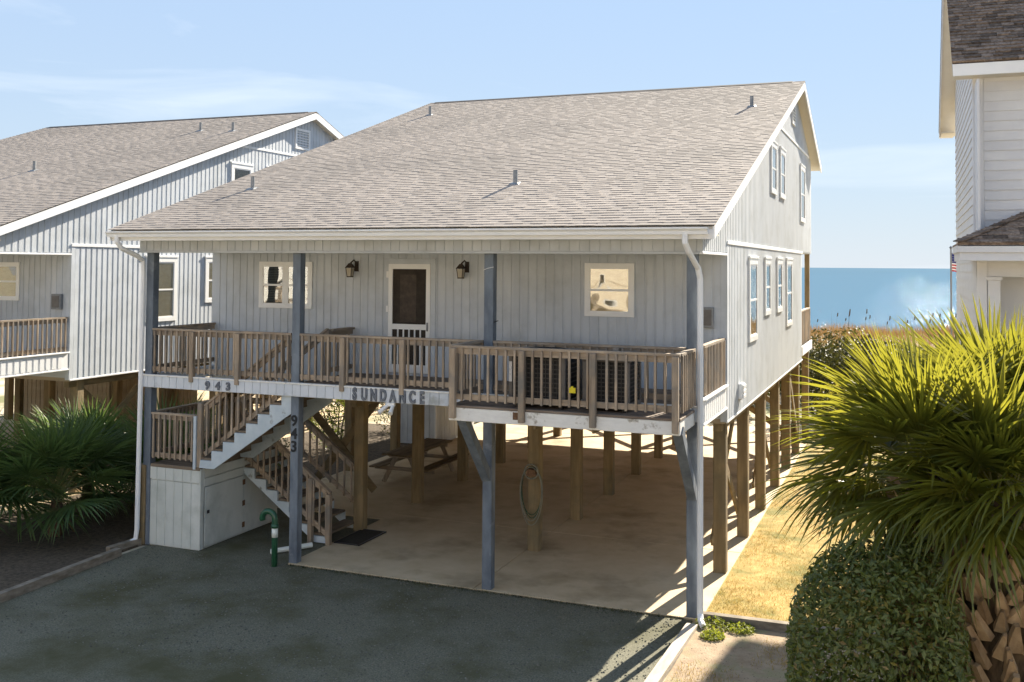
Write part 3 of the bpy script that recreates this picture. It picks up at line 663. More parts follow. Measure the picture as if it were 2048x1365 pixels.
    def stair_rail(nm, pa, pb, y, hgt, nb_, low=.12, wid=.036):
        r = bm(nm, 'rail_x', (pa[0], y, pa[1]+hgt), (pb[0], y, pb[1]+hgt), .09, .036, st_)
        bm('hand_rail', 'rail_x', (pa[0], y, pa[1]+hgt-.07), (pb[0], y, pb[1]+hgt-.07), wid, .088, st_)
        bm('bottom_rail', 'rail_x', (pa[0], y, pa[1]+low), (pb[0], y, pb[1]+low), wid, .085, st_)
        for k in range(nb_):
            t = (k+.5)/nb_; x = pa[0]+(pb[0]-pa[0])*t; z = pa[1]+(pb[1]-pa[1])*t
            bx('baluster', 'rail_z', x-.017, x+.017, y-.055, y-.02, z+low-.06, z+hgt-.03, st_, .003)
        return r
    sl_ = rise/run
    stair_rail('upper_hand_rail', (-8.88, 1.62), (-7.0, 1.62+sl_*1.88), .08, 1.0, 14)
    stair_rail('upper_hand_rail', (-8.88, 1.62), (-7.0, 1.62+sl_*1.88), 1.14, 1.0, 13)
    bx('newel_post', 'rail_z', -9.02, -8.93, .02, .11, 1.50, 2.66, st_); bx('newel_post', 'rail_z', -9.02, -8.93, 1.12, 1.21, 1.50, 2.62, st_)
    bx('newel_post', 'stringer', -9.09, -9.03, .0, .09, 1.46, 2.42, st_)
    bx('newel_post', 'rail_z', -7.05, -6.96, 1.12, 1.21, 2.95, 3.98, st_)
    # landing guard rails
    for (a, c, ax) in (((-10.06, .05), (-9.06, .05), 'x'), ((-10.1, .12), (-10.1, 2.44), 'y'), ((-10.1, 2.42), (-9.0, 2.42), 'x')):
        bm('guard_rail', 'rail_'+ax, (*a, 2.42), (*c, 2.42), .09, .036, st_); bm('guard_rail', 'rail_'+ax, (*a, 2.36), (*c, 2.36), .034, .085, st_); bm('guard_rail', 'rail_'+ax, (*a, 1.66), (*c, 1.66), .034, .085, st_)
        Ln = (Vector(c)-Vector(a)).length; nn = int(Ln/.115)
        for k in range(nn):
            q = Vector(a).lerp(Vector(c), (k+.5)/nn); oy = -.036 if ax == 'x' else 0; ox = 0 if ax == 'x' else .036
            bx('baluster', 'rail_z', q.x+ox-.017, q.x+ox+.017, q.y+oy-.017, q.y+oy+.017, 1.60, 2.40, st_, .003)
    # lower flight
    n3, rise3, run3 = 7, .1875, .262
    for k in range(n3):
        z = 1.5-rise3*(k+1); x = X0+run3*k
        bx('tread', 'tread_y', x-.01, x+run3+.02, 1.33, 2.42, z-.04, z, st_)
    for y in (1.28, 2.42):
        poly = [(X0, 1.42)]
        for k in range(n3): poly += [(X0+run3*k, 1.5-rise3*(k+1)-.04), (X0+run3*(k+1), 1.5-rise3*(k+1)-.04)]
        poly += [(X0+run3*n3+.1, .03), (X0+run3*n3-.22, .03), (X0, 1.18)]
        MB().prism(poly, 'y', y, y+.04).build('stringer', 'stringer', st_)
    s3 = -rise3/run3
    stair_rail('lower_hand_rail', (-8.9, 1.44), (-6.96, 1.44+s3*1.94), 1.26, .92, 14, .10)
    stair_rail('lower_hand_rail', (-8.6, 1.60), (-7.0, 1.60+s3*1.6), 2.50, .66, 10, -.05)
    for x, y, z in ((-7.36, 1.22, 1.22), (-6.97, 1.22, .95), (-6.97, 2.46, .95)): bx('newel_post', 'rail_z', x-.045, x+.045, y-.045, y+.045, .03, z, st_)
    # storage box beneath the landing
    sx0, sx1, sy0, sy1 = -10.10, -8.94, .03, 2.42
    sb_ = MB().box(sx0+.02, sx1-.02, sy0+.02, sy1-.02, .0, 1.44).build('storage_box', 'boxpanel', H)
    for k in range(6):
        a = sx0+k*(sx1-sx0)/6; bx('box_board', 'boxpanel', a+.003, a+(sx1-sx0)/6-.003, sy0, sy0+.02, .02, 1.20, sb_, .003); bx('box_board', 'boxpanel', a+.003, a+(sx1-sx0)/6-.003, sy0-.012, sy0+.02, 1.215, 1.47, sb_, .003)
    bx('box_trim', 'boxpanel', sx1-.0, sx1+.02, sy0-.01, sy0+.09, 0.02, 1.47, sb_); bx('box_trim', 'boxpanel', sx1, sx1+.021, sy0+.10, sy1, 1.30, 1.46, sb_); bx('box_trim', 'boxpanel', sx1, sx1+.019, sy0+.10, sy1, 1.14, 1.285, sb_)
    dr2 = bx('box_door', 'boxpanel', sx1-.0, sx1+.025, sy0+.12, 1.28, .05, 1.125, sb_, .006); bx('box_panel', 'boxpanel', sx1-.0, sx1+.017, 1.30, sy1, .03, 1.125, sb_)
    for z in (.14, .55, .95): bx('hinge', 'rust', sx1+.017, sx1+.032, 1.25, 1.33, z, z+.10, dr2, .003)
    bx('latch', 'black', sx1+.025, sx1+.045, sy0+.17, sy0+.23, .64, .70, dr2)
    # letters and numbers
    for k, c in enumerate('SUNDANCE'):
        x = -5.70+k*.181; m_ = text_mesh(c, .275, .012, .013); m_.transform(Matrix.Scale(.60, 4, (1, 0, 0))); add('sign_letter', m_, 'letter', H, (x, -.066, 2.925+U(-.004, .004)))
    for k, c in enumerate('943'): add('house_number', text_mesh(c, .19, .010, .010), 'letter', H, (-8.74+k*.225, -.064, 2.94))
    for k, c in enumerate('943'): add('house_number', text_mesh(c, .26, .006, .006), 'digit', H, (-6.93, -.008, 2.39-k*.222))
    # twin flood light under the sign
    fl = MB().box(-5.09, -4.93, -.10, -.055, 2.85, 2.905).build('flood_light', 'vinyl', H)
    for sx, dx in ((-1, -.09), (1, .02)):
        MB().tube([(-5.01+sx*.05, -.08, 2.86), (-5.01+sx*.05+dx*.6, -.15, 2.80), (-5.01+sx*.05+dx, -.21, 2.745)], [.028, .032, .040], 10).build('lamp_head', 'vinyl', fl)
    # dryer vent on the gable wall
    dv = bx('dryer_vent', 'vinyl', XR+.01, XR+.09, 3.12, 3.42, 2.86, 3.14, H, .015)
    for k in range(3): bx('flap', 'vinyl', XR+.09, XR+.115, 3.14, 3.40, 2.88+k*.085, 2.945+k*.085, dv, .01)
    # enclosed store room at the back under the floor
    rm = MB().box(-10.9, -9.65, 11.2, 13.9, .03, 2.5).build('store_room', 'siding', H)
    for k in range(7): bx('siding_board', 'siding', -10.88+k*.176, -10.73+k*.176, 11.185, 11.2, .1, 2.5, rm, .003)
    for k in range(15): bx('siding_board', 'siding', -9.65, -9.635, 11.22+k*.176, 11.37+k*.176, .1, 2.5, rm, .003)
    bx('room_corner', 'white', -9.68, -9.63, 11.17, 11.215, .05, 2.5, rm)
    # wire loop and spare bracket on the post
    MB().tube([(-3.38, -.012, 5.12), (-3.3, -.014, 5.15), (-3.2, -.012, 5.17)], .006, 5).build('wire', 'white', H)
    bm('hook', 'black', (-3.21, .05, 4.28), (-3.12, .0, 4.31), .012, .012, H)
    OFF = Vector((0, 0, 0)); return H
HOUSE = build_house((0, 0, 0), 'grey raised beach house with 943 and SUNDANCE on its porch rim', True)
NEIGH = build_house((-14.47, .22, -.03), 'grey raised beach house standing left of the one marked 943', False)

# ------------------------------------------------------------------ neighbour house on the right
def right_house():
    XW, YW, YK = 4.12, 5.0, 13.2
    H = thing('clapboard_house', (8, 9, 0), 'white clapboard house with brown shingle roof at the right edge', 'house')
    sl, e0, z0 = .72, 4.55, 8.86
    ry = 9.5; rz = z0+(ry-e0)*sl
    def rz_(y): return z0+(y-e0)*sl if y < ry else rz-(y-ry)*sl
    MB().prism([(YW+.03, 2.7), (YK, 2.7), (YK, rz_(YK)-.2), (ry, rz-.2), (YW+.03, rz_(YW)-.2)], 'x', XW+.03, 12).build('wall_core', 'clap', H)
    MB().box(XW+.03, 12, 5.6, YW+1.2, 2.7, 5.5).build('porch_wall', 'clap', H)
    # front clapboards
    wf = MB().box(XW+.02, 12, YW-.0, YW+.04, 5.7, 8.66).build('front_wall', 'clap', H)
    z = 5.72
    while z < 8.6:
        MB().hexa([(XW+.15, YW-.026, z), (12, YW-.026, z), (12, YW, z), (XW+.15, YW, z), (XW+.15, YW-.008, z+.182), (12, YW-.008, z+.182), (12, YW, z+.182), (XW+.15, YW, z+.182)]).build('clapboard', 'clap', wf); z += .178
    bx('corner_board', 'clap', XW-.035, XW+.145, YW-.04, YW+.0, 5.6, 8.68, H); bx('corner_board', 'clap', XW-.036, XW, YW, YW+.12, 5.6, 8.68, H)
    # left wall clapboards
    wl = MB().box(XW, XW+.04, YW-.75, YK, 2.6, 8.5).build('side_wall', 'clap', H)
    z = 2.64
    while z < rz-.45:
        a = YW-.75 if z < 5.4 else YW+.12; c = YK
        if z+.2 > rz_(a)-.15: a = e0+(z+.2+.1-z0)/sl
        if z+.2 > rz_(c)-.15: c = ry+(rz-.1-z-.2)/sl
        if c-a < .2: break
        MB().hexa([(XW-.026, a, z), (XW, a, z), (XW, c, z), (XW-.026, c, z), (XW-.008, a, z+.182), (XW, a, z+.182), (XW, c, z+.182), (XW-.008, c, z+.182)]).build('clapboard', 'clap', wl); z += .178
    # main roof
    rx = 3.77
    rf = MB().prism([(e0, z0-.02), (ry, rz-.02), (14.4, rz_(14.4)-.02), (14.4, rz_(14.4)-.16), (ry, rz-.2), (e0+.05, z0-.16)], 'x', rx+.01, 12.2).build('roof', 'soffit', H)
    MB().prism([(e0, z0-.015), (ry, rz-.015), (14.45, rz_(14.45)-.015), (14.45, rz_(14.45)+.03), (ry, rz+.03), (e0-.03, z0-.0)], 'x', rx-.03, 12.2).build('shingle_bed', 'shingle_dark', rf)
    MB().prism([(e0+.01, z0-.20), (e0+.01, z0-.018), (ry, rz-.018), (ry, rz-.22)], 'x', rx-.02, rx+.012).build('rake_board', 'clap', H)
    MB().prism([(ry, rz-.22), (ry, rz-.018), (14.4, rz_(14.4)-.018), (14.4, rz_(14.4)-.20)], 'x', rx-.02, rx+.012).build('rake_board', 'clap', H)
    bx('eave_fascia', 'white', rx-.02, 12.2, e0-.02, e0+.012, z0-.235, z0-.02, H)
    MB().box(rx+.0, 12.2, e0+.012, YW-.0, z0-.225, z0-.205).build('eave_soffit', 'soffit', H)
    MB().box(rx+.012, XW-.03, 13.2, 14.38, rz_(14.4)-.2, rz_(14.4)-.18).build('eave_soffit', 'soffit', H)
    Ls = math.hypot(1, sl); dy, dz = 1/Ls, sl/Ls; e = .146; rest = MB(); rnd = random.Random(3); n = 0
    for i in range(40):
        x = rx-.04-rnd.random()*.1; s0 = i*e
        while x < 12.2:
            w = rnd.uniform(.14, .34); h = rnd.choice((.014, .024, .03))
            P = lambda xx, s, hh: (xx, e0-.03+dy*s-dz*hh, z0+dz*s+dy*hh)
            pts = [P(max(x, rx-.035), s0, .0), P(x+w-.006, s0, .0), P(x+w-.006, s0+e+.03, .0), P(max(x, rx-.035), s0+e+.03, .0), P(max(x, rx-.035), s0, h+.012), P(x+w-.006, s0, h+.012), P(x+w-.006, s0+e+.03, .010), P(max(x, rx-.035), s0+e+.03, .010)]
            if x < 5.35 and i < 24: MB().hexa(pts).build('shingle', 'shingle_dark', rf); n += 1
            else: rest.hexa(pts)
            x += w
    kind(rest.build('shingles', 'shingle_dark', rf), 'stuff')
    # porch hip roof
    ez, ps, y0 = 5.63, .46, 3.62
    a = rx; t = YW-y0
    hp = MB(); hp.v = [(a, y0, ez), (12, y0, ez), (12, YW, ez+t*ps), (a+t, YW, ez+t*ps), (a, 6.0, ez), (XW, 6.0, ez+(XW-a)*ps), (XW, YW+.02, ez+(XW-a)*ps), (12, YW, ez-.05), (a, 6.0, ez-.05), (a, y0, ez-.05), (12, y0, ez-.05)]
    hp.f = [(0, 1, 2, 3), (0, 3, 6, 5, 4), (9, 0, 4, 8), (9, 10, 1, 0)]
    hr = hp.build('porch_roof', 'shingle_dark', H)
    for i in range(9):
        s0 = i*.15; z = ez+s0*ps+.004; yy = y0+s0; x = a+s0
        while x < 5.6:
            w = rnd.uniform(.16, .36)
            MB().hexa([(x, yy-.02, z-.004), (x+w-.005, yy-.02, z-.004), (x+w-.005, yy+.16, z+.07), (x, yy+.16, z+.07), (x, yy-.02, z+.016), (x+w-.005, yy-.02, z+.016), (x+w-.005, yy+.16, z+.085), (x, yy+.16, z+.085)]).build('shingle', 'shingle_dark', hr); x += w
    for i in range(9):
        p = Vector((a+.0+i*.15, y0+.0+i*.15, ez+i*.15*ps+.03)); MB().beam(p, p+Vector((.17, .17, .17*ps-.01)), .2, .02).build('hip_shingle', 'shingle_dark', hr)
    bx('eave_fascia', 'clap', a+.0, 12, y0+.0, y0+.03, ez-.16, ez-.03, H); bx('eave_fascia', 'clap', a+.03, 12, y0+.03, y0+.06, ez-.30, ez-.155, H)
    bx('eave_fascia', 'clap', a, a+.03, y0+.03, 6, ez-.16, ez-.03, H); bx('eave_fascia', 'clap', a+.03, a+.06, y0+.06, 6, ez-.30, ez-.155, H)
    MB().box(a+.06, 12, y0+.06, YW+.5, ez-.29, ez-.27).build('porch_ceiling', 'soffit', H)
    bx('porch_beam', 'clap', XW-.03, 12, YW-.72, YW-.55, 5.06, 5.34, H)
    bx('corner_post', 'clap', XW-.03, XW+.13, YW-.76, YW-.60, 2.6, 5.34, H)
    for x in (4.36, 7.4, 10.4): bx('porch_post', 'clap', x-.1, x+.1, YW-.74, YW-.56, 2.6, 5.06, H); bx('post_cap', 'clap', x-.13, x+.13, YW-.77, YW-.53, 5.0, 5.06, H)
    for k in range(4): bx('wall_board', 'clap', XW+.3+k*.13, XW+.42+k*.13, 5.575, 5.6, 2.7, 5.3, H)
    window(H, ('f', 5.57), 4.68, 5.9, 3.6, 5.05, 'blind')
    bx('porch_floor', 'under', XW+.03, 12, YW-.78, 5.6, 2.5, 2.64, H); bx('porch_rim', 'clap', XW, 12, YW-.80, YW-.78, 2.4, 2.66, H)
    for x in (4.3, 7.4, 10.4):
        for y in (4.4, 8.6, 12.9): bx('piling', 'pile_z', x-.1, x+.1, y-.1, y+.1, 0, 2.7, H)
    return H
right_house()

# ------------------------------------------------------------------ things under and around the house
def picnic_table():
    T = thing('picnic_table', (-8.15, 7.2, .03), 'weathered wooden picnic table with attached benches under the house', 'picnic table')
    for k in range(5): bx('table_plank', 'rail_table', -8.52+k*.148, -8.38+k*.148, 6.0, 8.35, .73, .77, T)
    for x in (-8.86, -8.70, -7.62, -7.46): bx('bench_plank', 'rail_table', x, x+.14, 6.0, 8.35, .43, .465, T)
    for y in (6.3, 8.05):
        bx('bench_support', 'rail_x', -8.88, -7.3, y, y+.04, .34, .43, T); bx('top_support', 'rail_x', -8.5, -7.8, y, y+.04, .64, .73, T)
        bm('leg', 'rail_z', (-8.30, y+.06, .72), (-8.66, y+.06, .03), .04, .10, T, (1, 0, 0)); bm('leg', 'rail_z', (-8.0, y+.06, .72), (-7.66, y+.06, .03), .04, .10, T, (1, 0, 0))
picnic_table()
def ac_unit(x0, x1, y0, y1, z0, z1, label, labelside=False):
    A = thing('air_conditioner', ((x0+x1)/2, (y0+y1)/2, z0), label, 'air conditioner', 'air conditioners on the platform')
    c = .06
    bx('coil_core', 'acdark', x0+.03, x1-.03, y0+.03, y1-.03, z0+.05, z1-.06, A)
    bx('base_pan', 'acmetal', x0, x1, y0, y1, z0, z0+.07, A); bx('top_cover', 'acmetal', x0-.01, x1+.01, y0-.01, y1+.01, z1-.07, z1, A, .02)
    for x in (x0, x1-c):
        for y in (y0, y1-c): bx('corner_panel', 'acmetal', x, x+c, y, y+c, z0+.07, z1-.07, A)
    g = MB(); n = 9
    for k in range(n):
        z = z0+.12+k*(z1-z0-.24)/(n-1); g.box(x0+c, x1-c, y0+.004, y0+.016, z-.008, z+.008); g.box(x1-.016, x1-.004, y0+c, y1-c, z-.008, z+.008); g.box(x0+.004, x0+.016, y0+c, y1-c, z-.008, z+.008)
    k = x0+.1
    while k < x1-.08: g.box(k-.004, k+.004, y0+.008, y0+.02, z0+.08, z1-.08); k += .06
    g.build('guard_grille', 'acgrille', A)
    f = MB(); cx, cy = (x0+x1)/2, (y0+y1)/2
    for r in (.1, .2, .3): f.tube([(cx+r*math.cos(t*math.pi/10), cy+r*math.sin(t*math.pi/10), z1+.012) for t in range(21)], .006, 5)
    f.build('fan_guard', 'black', A)
    if labelside: bx('label', 'paper', x0+.005, x0+.055, y0-.004, y0, z0+.32, z0+.62, A, .001)
    for x in (x0+.08, x1-.12):
        bx('foot', 'black', x, x+.06, y0+.05, y0+.12, 3.094, z0, A); bx('foot', 'black', x, x+.06, y1-.12, y1-.05, 3.094, z0, A)
ac_unit(-2.55, -1.66, -.95, -.15, 3.15, 3.93, 'left, larger air conditioner with a white label behind the platform railing', True)
ac_unit(-1.42, -.72, -.88, -.18, 3.15, 3.88, 'right, smaller air conditioner nearest the platform corner')
t = MB().box(-1.52, -1.43, -1.19, -1.155, 3.38, 3.455).prism([(-1.50, 3.455), (-1.46, 3.455), (-1.465, 3.475), (-1.495, 3.475)], 'y', -1.185, -1.16).build('lock_box', 'yellow'); tag(t, 'small yellow box clipped on a platform railing baluster', 'box')
t = MB().box(-2.30, -2.265, -1.165, -1.135, 3.78, 3.86).box(-2.292, -2.273, -1.158, -1.142, 3.76, 3.88).build('marker_clip', 'yellow'); tag(t, 'tiny yellow clip high on a platform railing baluster', 'clip')
mt = thing('doormat', (-6.7, 1.85, .03), 'dark rubber doormat at the foot of the stairs', 'doormat')
bx('pad', 'mat_rubber', -6.93, -6.42, 1.38, 2.38, .03, .045, mt, .004)
for (a, c, p, q) in ((-6.95, -6.91, 1.36, 2.40), (-6.44, -6.40, 1.36, 2.40)): bx('border', 'black', a, c, p, q, .031, .052, mt)
for (a, c, p, q) in ((-6.91, -6.44, 1.36, 1.40), (-6.91, -6.44, 2.36, 2.40)): bx('border', 'black', a, c, p, q, .031, .051, mt)
# garden hose on its hanger
hs = thing('garden_hose', (-3.36, 2.25, .5), 'looped green and grey garden hose hanging on a piling', 'garden hose')
for k, (m_, hw, hh, zc) in enumerate((('hose_green', .19, .46, 1.10), ('hose_green', .205, .43, 1.13), ('hose_grey', .215, .52, 1.04), ('hose_grey', .20, .48, 1.08))):
    pts = [(-3.36+hw*math.sin(a*math.pi/16)*(1+.12*math.cos(a*math.pi/16)), 2.24-.014*k, zc+hh*math.cos(a*math.pi/16)) for a in range(33)]
    MB().tube(pts, .008, 7).build('hose_loop', m_, hs, True)
MB().tube([(-3.36+.13*math.sin(a*math.pi/12), 2.20, 1.48+.13*math.cos(a*math.pi/12)) for a in range(25)], .014, 7).build('hanger_ring', 'hose_grey', hs, True)
MB().prism([(-3.46, 1.40), (-3.26, 1.40), (-3.29, 1.52), (-3.43, 1.52)], 'y', 2.19, 2.31).build('hanger_bracket', 'rust', hs)
# gooseneck vent
gn = thing('gooseneck_vent', (-7.16, -.2, 0), 'green pipe vent with gooseneck bend and white band by the post', 'vent pipe')
arc = [(-7.16-.13+.13*math.cos(a), -.2, .80+.13*math.sin(a)) for a in [i*math.pi/10 for i in range(12)]]
MB().tube([(-7.16, -.2, -.02), (-7.16, -.2, .4), (-7.16, -.2, .8)]+arc[1:], .052, 12).build('bent_pipe', 'green_pvc', gn, True)
MB().tube([(-7.16, -.2, .50), (-7.16, -.2, .66)], .0545, 12).build('white_band', 'white_pvc', gn, True)
MB().tube([(-7.16, -.2, .66), (-7.16, -.2, .72)], .066, 12).build('coupling', 'green_pvc', gn, True)
wp = MB().tube([(-7.62, .35, .06), (-7.50, .50, .065), (-7.15, .95, .08)], .045, 10).build('drain_pipe', 'white_pvc'); tag(wp, 'short white pipe lying on the gravel behind the green vent', 'pipe')
# timbers
def timber(p, q, w, h, m_, label): tag(MB().beam((*p, h/2-.02), (*q, h/2-.02), w, h).build('landscape_timber', m_), label, 'timber', 'timber edging along the drive')
timber((-10.05, -.75), (-9.80, -6.5), .12, .16, 'timber', 'long weathered timber edging the gravel drive on the left')
timber((-10.25, .0), (-10.32, -.72), .12, .14, 'timber', 'short weathered timber near the left downspout')
timber((.16, .0), (4.6, .12), .12, .15, 'timber', 'dark timber between the dry lawn and the sandy ground')
timber((.08, -.35), (-.12, -8), .16, .09, 'timber_pale', 'pale sunlit timber edging the gravel drive on the right')

# ------------------------------------------------------------------ vegetation
def frond_mesh(seed, R=1.0, nseg=40, spread=2.0, pet=.9, droop=.25, fold=.35, m='frond'):
    rnd = random.Random(seed); b = MB()
    b.tube([(0, 0, 0), (pet*.5, 0, .03), (pet, 0, 0)], [.022, .017, .012], 5); npf = len(b.f)
    hub = Vector((pet, 0, 0))
    for k in range(nseg):
        a = -spread+2*spread*k/(nseg-1)+rnd.uniform(-.05, .05); c_ = math.cos(a*.5)
        Lk = R*(.62+.38*c_)*rnd.uniform(.9, 1.05); base = hub+Vector((.16*R*max(0, math.cos(a)), 0, -.04*R*max(0, math.cos(a))))
        d = Vector((math.cos(a), math.sin(a), -fold*abs(math.sin(a*.5))+rnd.uniform(-.05, .05))).normalized(); sd_ = Vector((-math.sin(a), math.cos(a), 0)); dp = droop*rnd.uniform(.5, 1.5)
        rows = []
        for t, wf in ((0, .12), (.28, .9), (.6, .8), (.82, .42), (1.0, .0)):
            p = base+d*(Lk*t)-Vector((0, 0, dp*Lk*t**2.6)); w = wf*min(.027*R, 2*spread/nseg*R*.46)*rnd.uniform(.8, 1.15)
            i0 = len(b.v)
            if wf: b.v += [tuple(p-sd_*w+Vector((0, 0, .3*w))), tuple(p-Vector((0, 0, .25*w))), tuple(p+sd_*w+Vector((0, 0, .3*w)))]; rows.append((i0, i0+1, i0+2))
            else: b.v.append(tuple(p)); rows.append((i0,))
        for q in range(len(rows)-1):
            A, B = rows[q], rows[q+1]
            if len(B) == 3: b.f += [(A[0], A[1], B[1], B[0]), (A[1], A[2], B[2], B[1])]
            else: b.f += [(A[0], A[1], B[0]), (A[1], A[2], B[0])]
    me = bpy.data.meshes.new('frond'); me.from_pydata(b.v, [], b.f); me.materials.append(M[m]); me.materials.append(M['petiole' if m != 'frond_dead' else 'frond_dead'])
    for i in range(npf): me.polygons[i].material_index = 1
    me.update(); return me
def orient(azm, elv, twist=0):
    d = Vector((math.cos(azm)*math.cos(elv), math.sin(azm)*math.cos(elv), math.sin(elv)))
    side = Vector((-math.sin(azm), math.cos(azm), 0)); n = d.cross(side)
    m = Matrix((d, side, n)).transposed()
    return m @ Matrix.Rotation(twist, 3, 'X')
FR = [frond_mesh(k, 1.3, 24+2*k, 1.0+.16*k, .70+.05*k, .03+.10*k, .22+.14*k) for k in range(5)]
FRD = [frond_mesh(20+k, .95, 34, 1.6, .8, .7, .6, 'frond_dead') for k in range(2)]
def palm(name, label, x, y, zc, n, scale, seed, meshes, trunk_r, dead=0, boots=True, lowest=-35, group=None, z0=0, skew=0):
    rnd = random.Random(seed); P = thing(name, (x, y, z0), label, 'palm', group)
    tk = MB().tube([(x, y, z0-.05), (x+.03, y, z0+(zc-z0)*.5), (x, y, zc+.05)], [trunk_r, trunk_r*.95, trunk_r*.55], 14).build('trunk', 'fibre', P, True)
    if boots:
        zz = .05; k = 0
        while zz < zc-z0-.1:
            for j in range(9):
                a = j*2*math.pi/9+(k % 2)*.45+rnd.uniform(-.12, .12); r = trunk_r*.93
                # a split leaf base: a tapering wedge standing out from the trunk
                L_ = rnd.uniform(.16, .26); w = rnd.uniform(.045, .085); tp = rnd.uniform(.35, .6)
                b = MB(); b.hexa([(0, -w, -.02), (.05, -w*.8, -.05), (.05, w*.8, -.05), (0, w, -.02), (L_*.55, -w*tp*.5, L_*.8), (L_*.55+.045, -w*tp*.45, L_*.74), (L_*.55+.045, w*tp*.45, L_*.74), (L_*.55, w*tp*.5, L_*.8)])
                me = bpy.data.meshes.new('leaf_base'); me.from_pydata(b.v, [], b.f); me.update()
                add('leaf_base', me, 'boot', tk, (x+r*math.cos(a), y+r*math.sin(a), z0+zz+rnd.uniform(-.04, .04)), (Matrix.Rotation(a, 3, 'Z') @ Matrix.Rotation(rnd.uniform(-.3, .3), 3, 'X')))
            zz += .09; k += 1
    for k in range(n):
        u = (k+.5)/n; elv = rad(lowest+(80-lowest)*(1-u)**.85); azm = k*2.39996+rnd.uniform(-.25, .25)
        if skew: azm += 0
        m_ = meshes[min(len(meshes)-1, int(u*len(meshes)+rnd.uniform(-.4, .6)))] if True else None
        s = scale*rnd.uniform(.82, 1.1)
        o = add('frond', m_, None, P, (x+rnd.uniform(-.08, .08), y+rnd.uniform(-.08, .08), zc+rnd.uniform(-.15, .15)), orient(azm, elv, rnd.uniform(-.5, .5)) @ Matrix.Scale(s, 3))
    for k in range(dead):
        a = rnd.uniform(0, 6.28); add('dry_frond', FRD[k % 2], None, P, (x, y, zc-.2), orient(a, rad(rnd.uniform(-75, -50)), rnd.uniform(-.5, .5)) @ Matrix.Scale(scale*.8, 3))
    return P
palm('cabbage_palm', 'booted cabbage palm whose thick trunk stands right of the clipped hedge', 3.70, -6.09, 3.34, 52, .50, 1, FR, .29, 1, True, -8)
palm('cabbage_palm', 'cabbage palm rising behind the clipped hedge towards the house', 3.17, -5.76, 3.45, 46, .575, 2, FR, .20, 1, True, -18)
palm('cabbage_palm', 'cabbage palm showing its top beside the white clapboard house', 3.83, -4.82, 3.55, 34, .62, 3, FR, .2, 1, True, -10)
FP = [frond_mesh(40+k, .85, 28, 1.7, .7, .12+.1*k, .3, 'frond_dark') for k in range(3)]
for k, (x, y, zc, n, s, lab) in enumerate(((-12.1, -.2, .75, 32, 1.12, 'dark green palmetto in front of the bed, nearest the drive'), (-11.3, 1.9, .7, 28, 1.1, 'dark green palmetto beside the tall left downspout'),
        (-13.1, 1.6, .7, 28, 1.1, 'dark green palmetto under the neighbouring porch'), (-12.3, 3.6, .5, 22, 1.0, 'dark green palmetto deep between the two grey houses'), (-13.3, -1.2, .7, 28, 1.1, 'dark green palmetto at the left edge of the photo'))):
    palm('palmetto', lab, x, y, zc, n, s, 30+k, FP, .14, 2, False, -8, 'palmettos in the bed between the grey houses')

def leaf_cloud(b, rnd, n, fpos, ls):
    for _ in range(n):
        p, nrm = fpos(); nrm = (nrm+Vector((rnd.gauss(0, .55), rnd.gauss(0, .55), rnd.gauss(0, .55)))).normalized()
        t = nrm.cross(Vector((rnd.gauss(0, 1), rnd.gauss(0, 1), rnd.gauss(0, 1)))).normalized(); s = nrm.cross(t)
        l = ls*rnd.uniform(.7, 1.35); w = l*.42
        b.quad(p-t*l*.5, p+s*w*.5+nrm*l*.06, p+t*l*.5, p-s*w*.5+nrm*l*.06)
def bush(name, label, x, y, rx, ry, h, n, ls, m, seed, boxy=2.0, cat='shrub', group=None, z0=0, lump=.16, stems=5):
    rnd = random.Random(seed); B = thing(name, (x, y, z0), label, cat, group)
    ph = [(rnd.uniform(0, 6.28), rnd.uniform(0, 6.28), rnd.uniform(0, 6.28)) for _ in range(3)]
    lumps = [(Vector((rnd.gauss(0, 1), rnd.gauss(0, 1), rnd.gauss(.3, 1))).normalized(), rnd.uniform(.5, 1)) for _ in range(14)]
    def f():
        d = Vector((rnd.gauss(0, 1), rnd.gauss(0, 1), rnd.gauss(0, 1))).normalized()
        q = (abs(d.x)**boxy+abs(d.y)**boxy+abs(d.z)**boxy)**(-1/boxy)
        k = 1+lump*sum(w*max(0, d.dot(l)-.75)*4 for l, w in lumps)-lump*.6+lump*.5*math.sin(7*d.x+ph[0][0])*math.sin(6*d.y+ph[0][1])*math.sin(7*d.z+ph[0][2])
        r = q*k*(1-abs(rnd.gauss(0, .10)) if rnd.random() < .8 else rnd.uniform(.55, .95))
        return Vector((x+d.x*r*rx, y+d.y*r*ry, z0+h*.5+d.z*r*h*.5)), d
    b = MB(); leaf_cloud(b, rnd, n, f, ls); b.build('foliage', m, B)
    if name == 'hedge_shrub':
        b = MB(); leaf_cloud(b, rnd, n//12, f, ls*1.1); b.build('young_leaves', 'leaf3', B)
        b = MB(); leaf_cloud(b, rnd, n//40, f, ls); b.build('dead_leaves', 'frond_dead', B)
    c = MB()
    for _ in range(stems):
        a = rnd.uniform(0, 6.28); c.tube([(x+rnd.uniform(-.1, .1), y+rnd.uniform(-.1, .1), z0-.02), (x+rx*.3*math.cos(a), y+ry*.3*math.sin(a), z0+h*.35), (x+rx*.6*math.cos(a), y+ry*.6*math.sin(a), z0+h*.72)], [.035, .025, .01], 5)
    c.build('stems', 'trunk', B); return B
bush('hedge_shrub', 'clipped dark green hedge shrub in front of the palm trunk', 2.735, -6.6, .64, .64, 2.98, 27000, .056, 'leaf', 5, 4.2, lump=.08, stems=9)
bush('hedge_shrub', 'loose dark shrub behind the clipped hedge', 2.95, -5.75, .5, .5, 3.0, 3500, .055, 'leaf', 6, 2.5, stems=6)
G = 'shrubs growing behind the houses'
rb = random.Random(77)
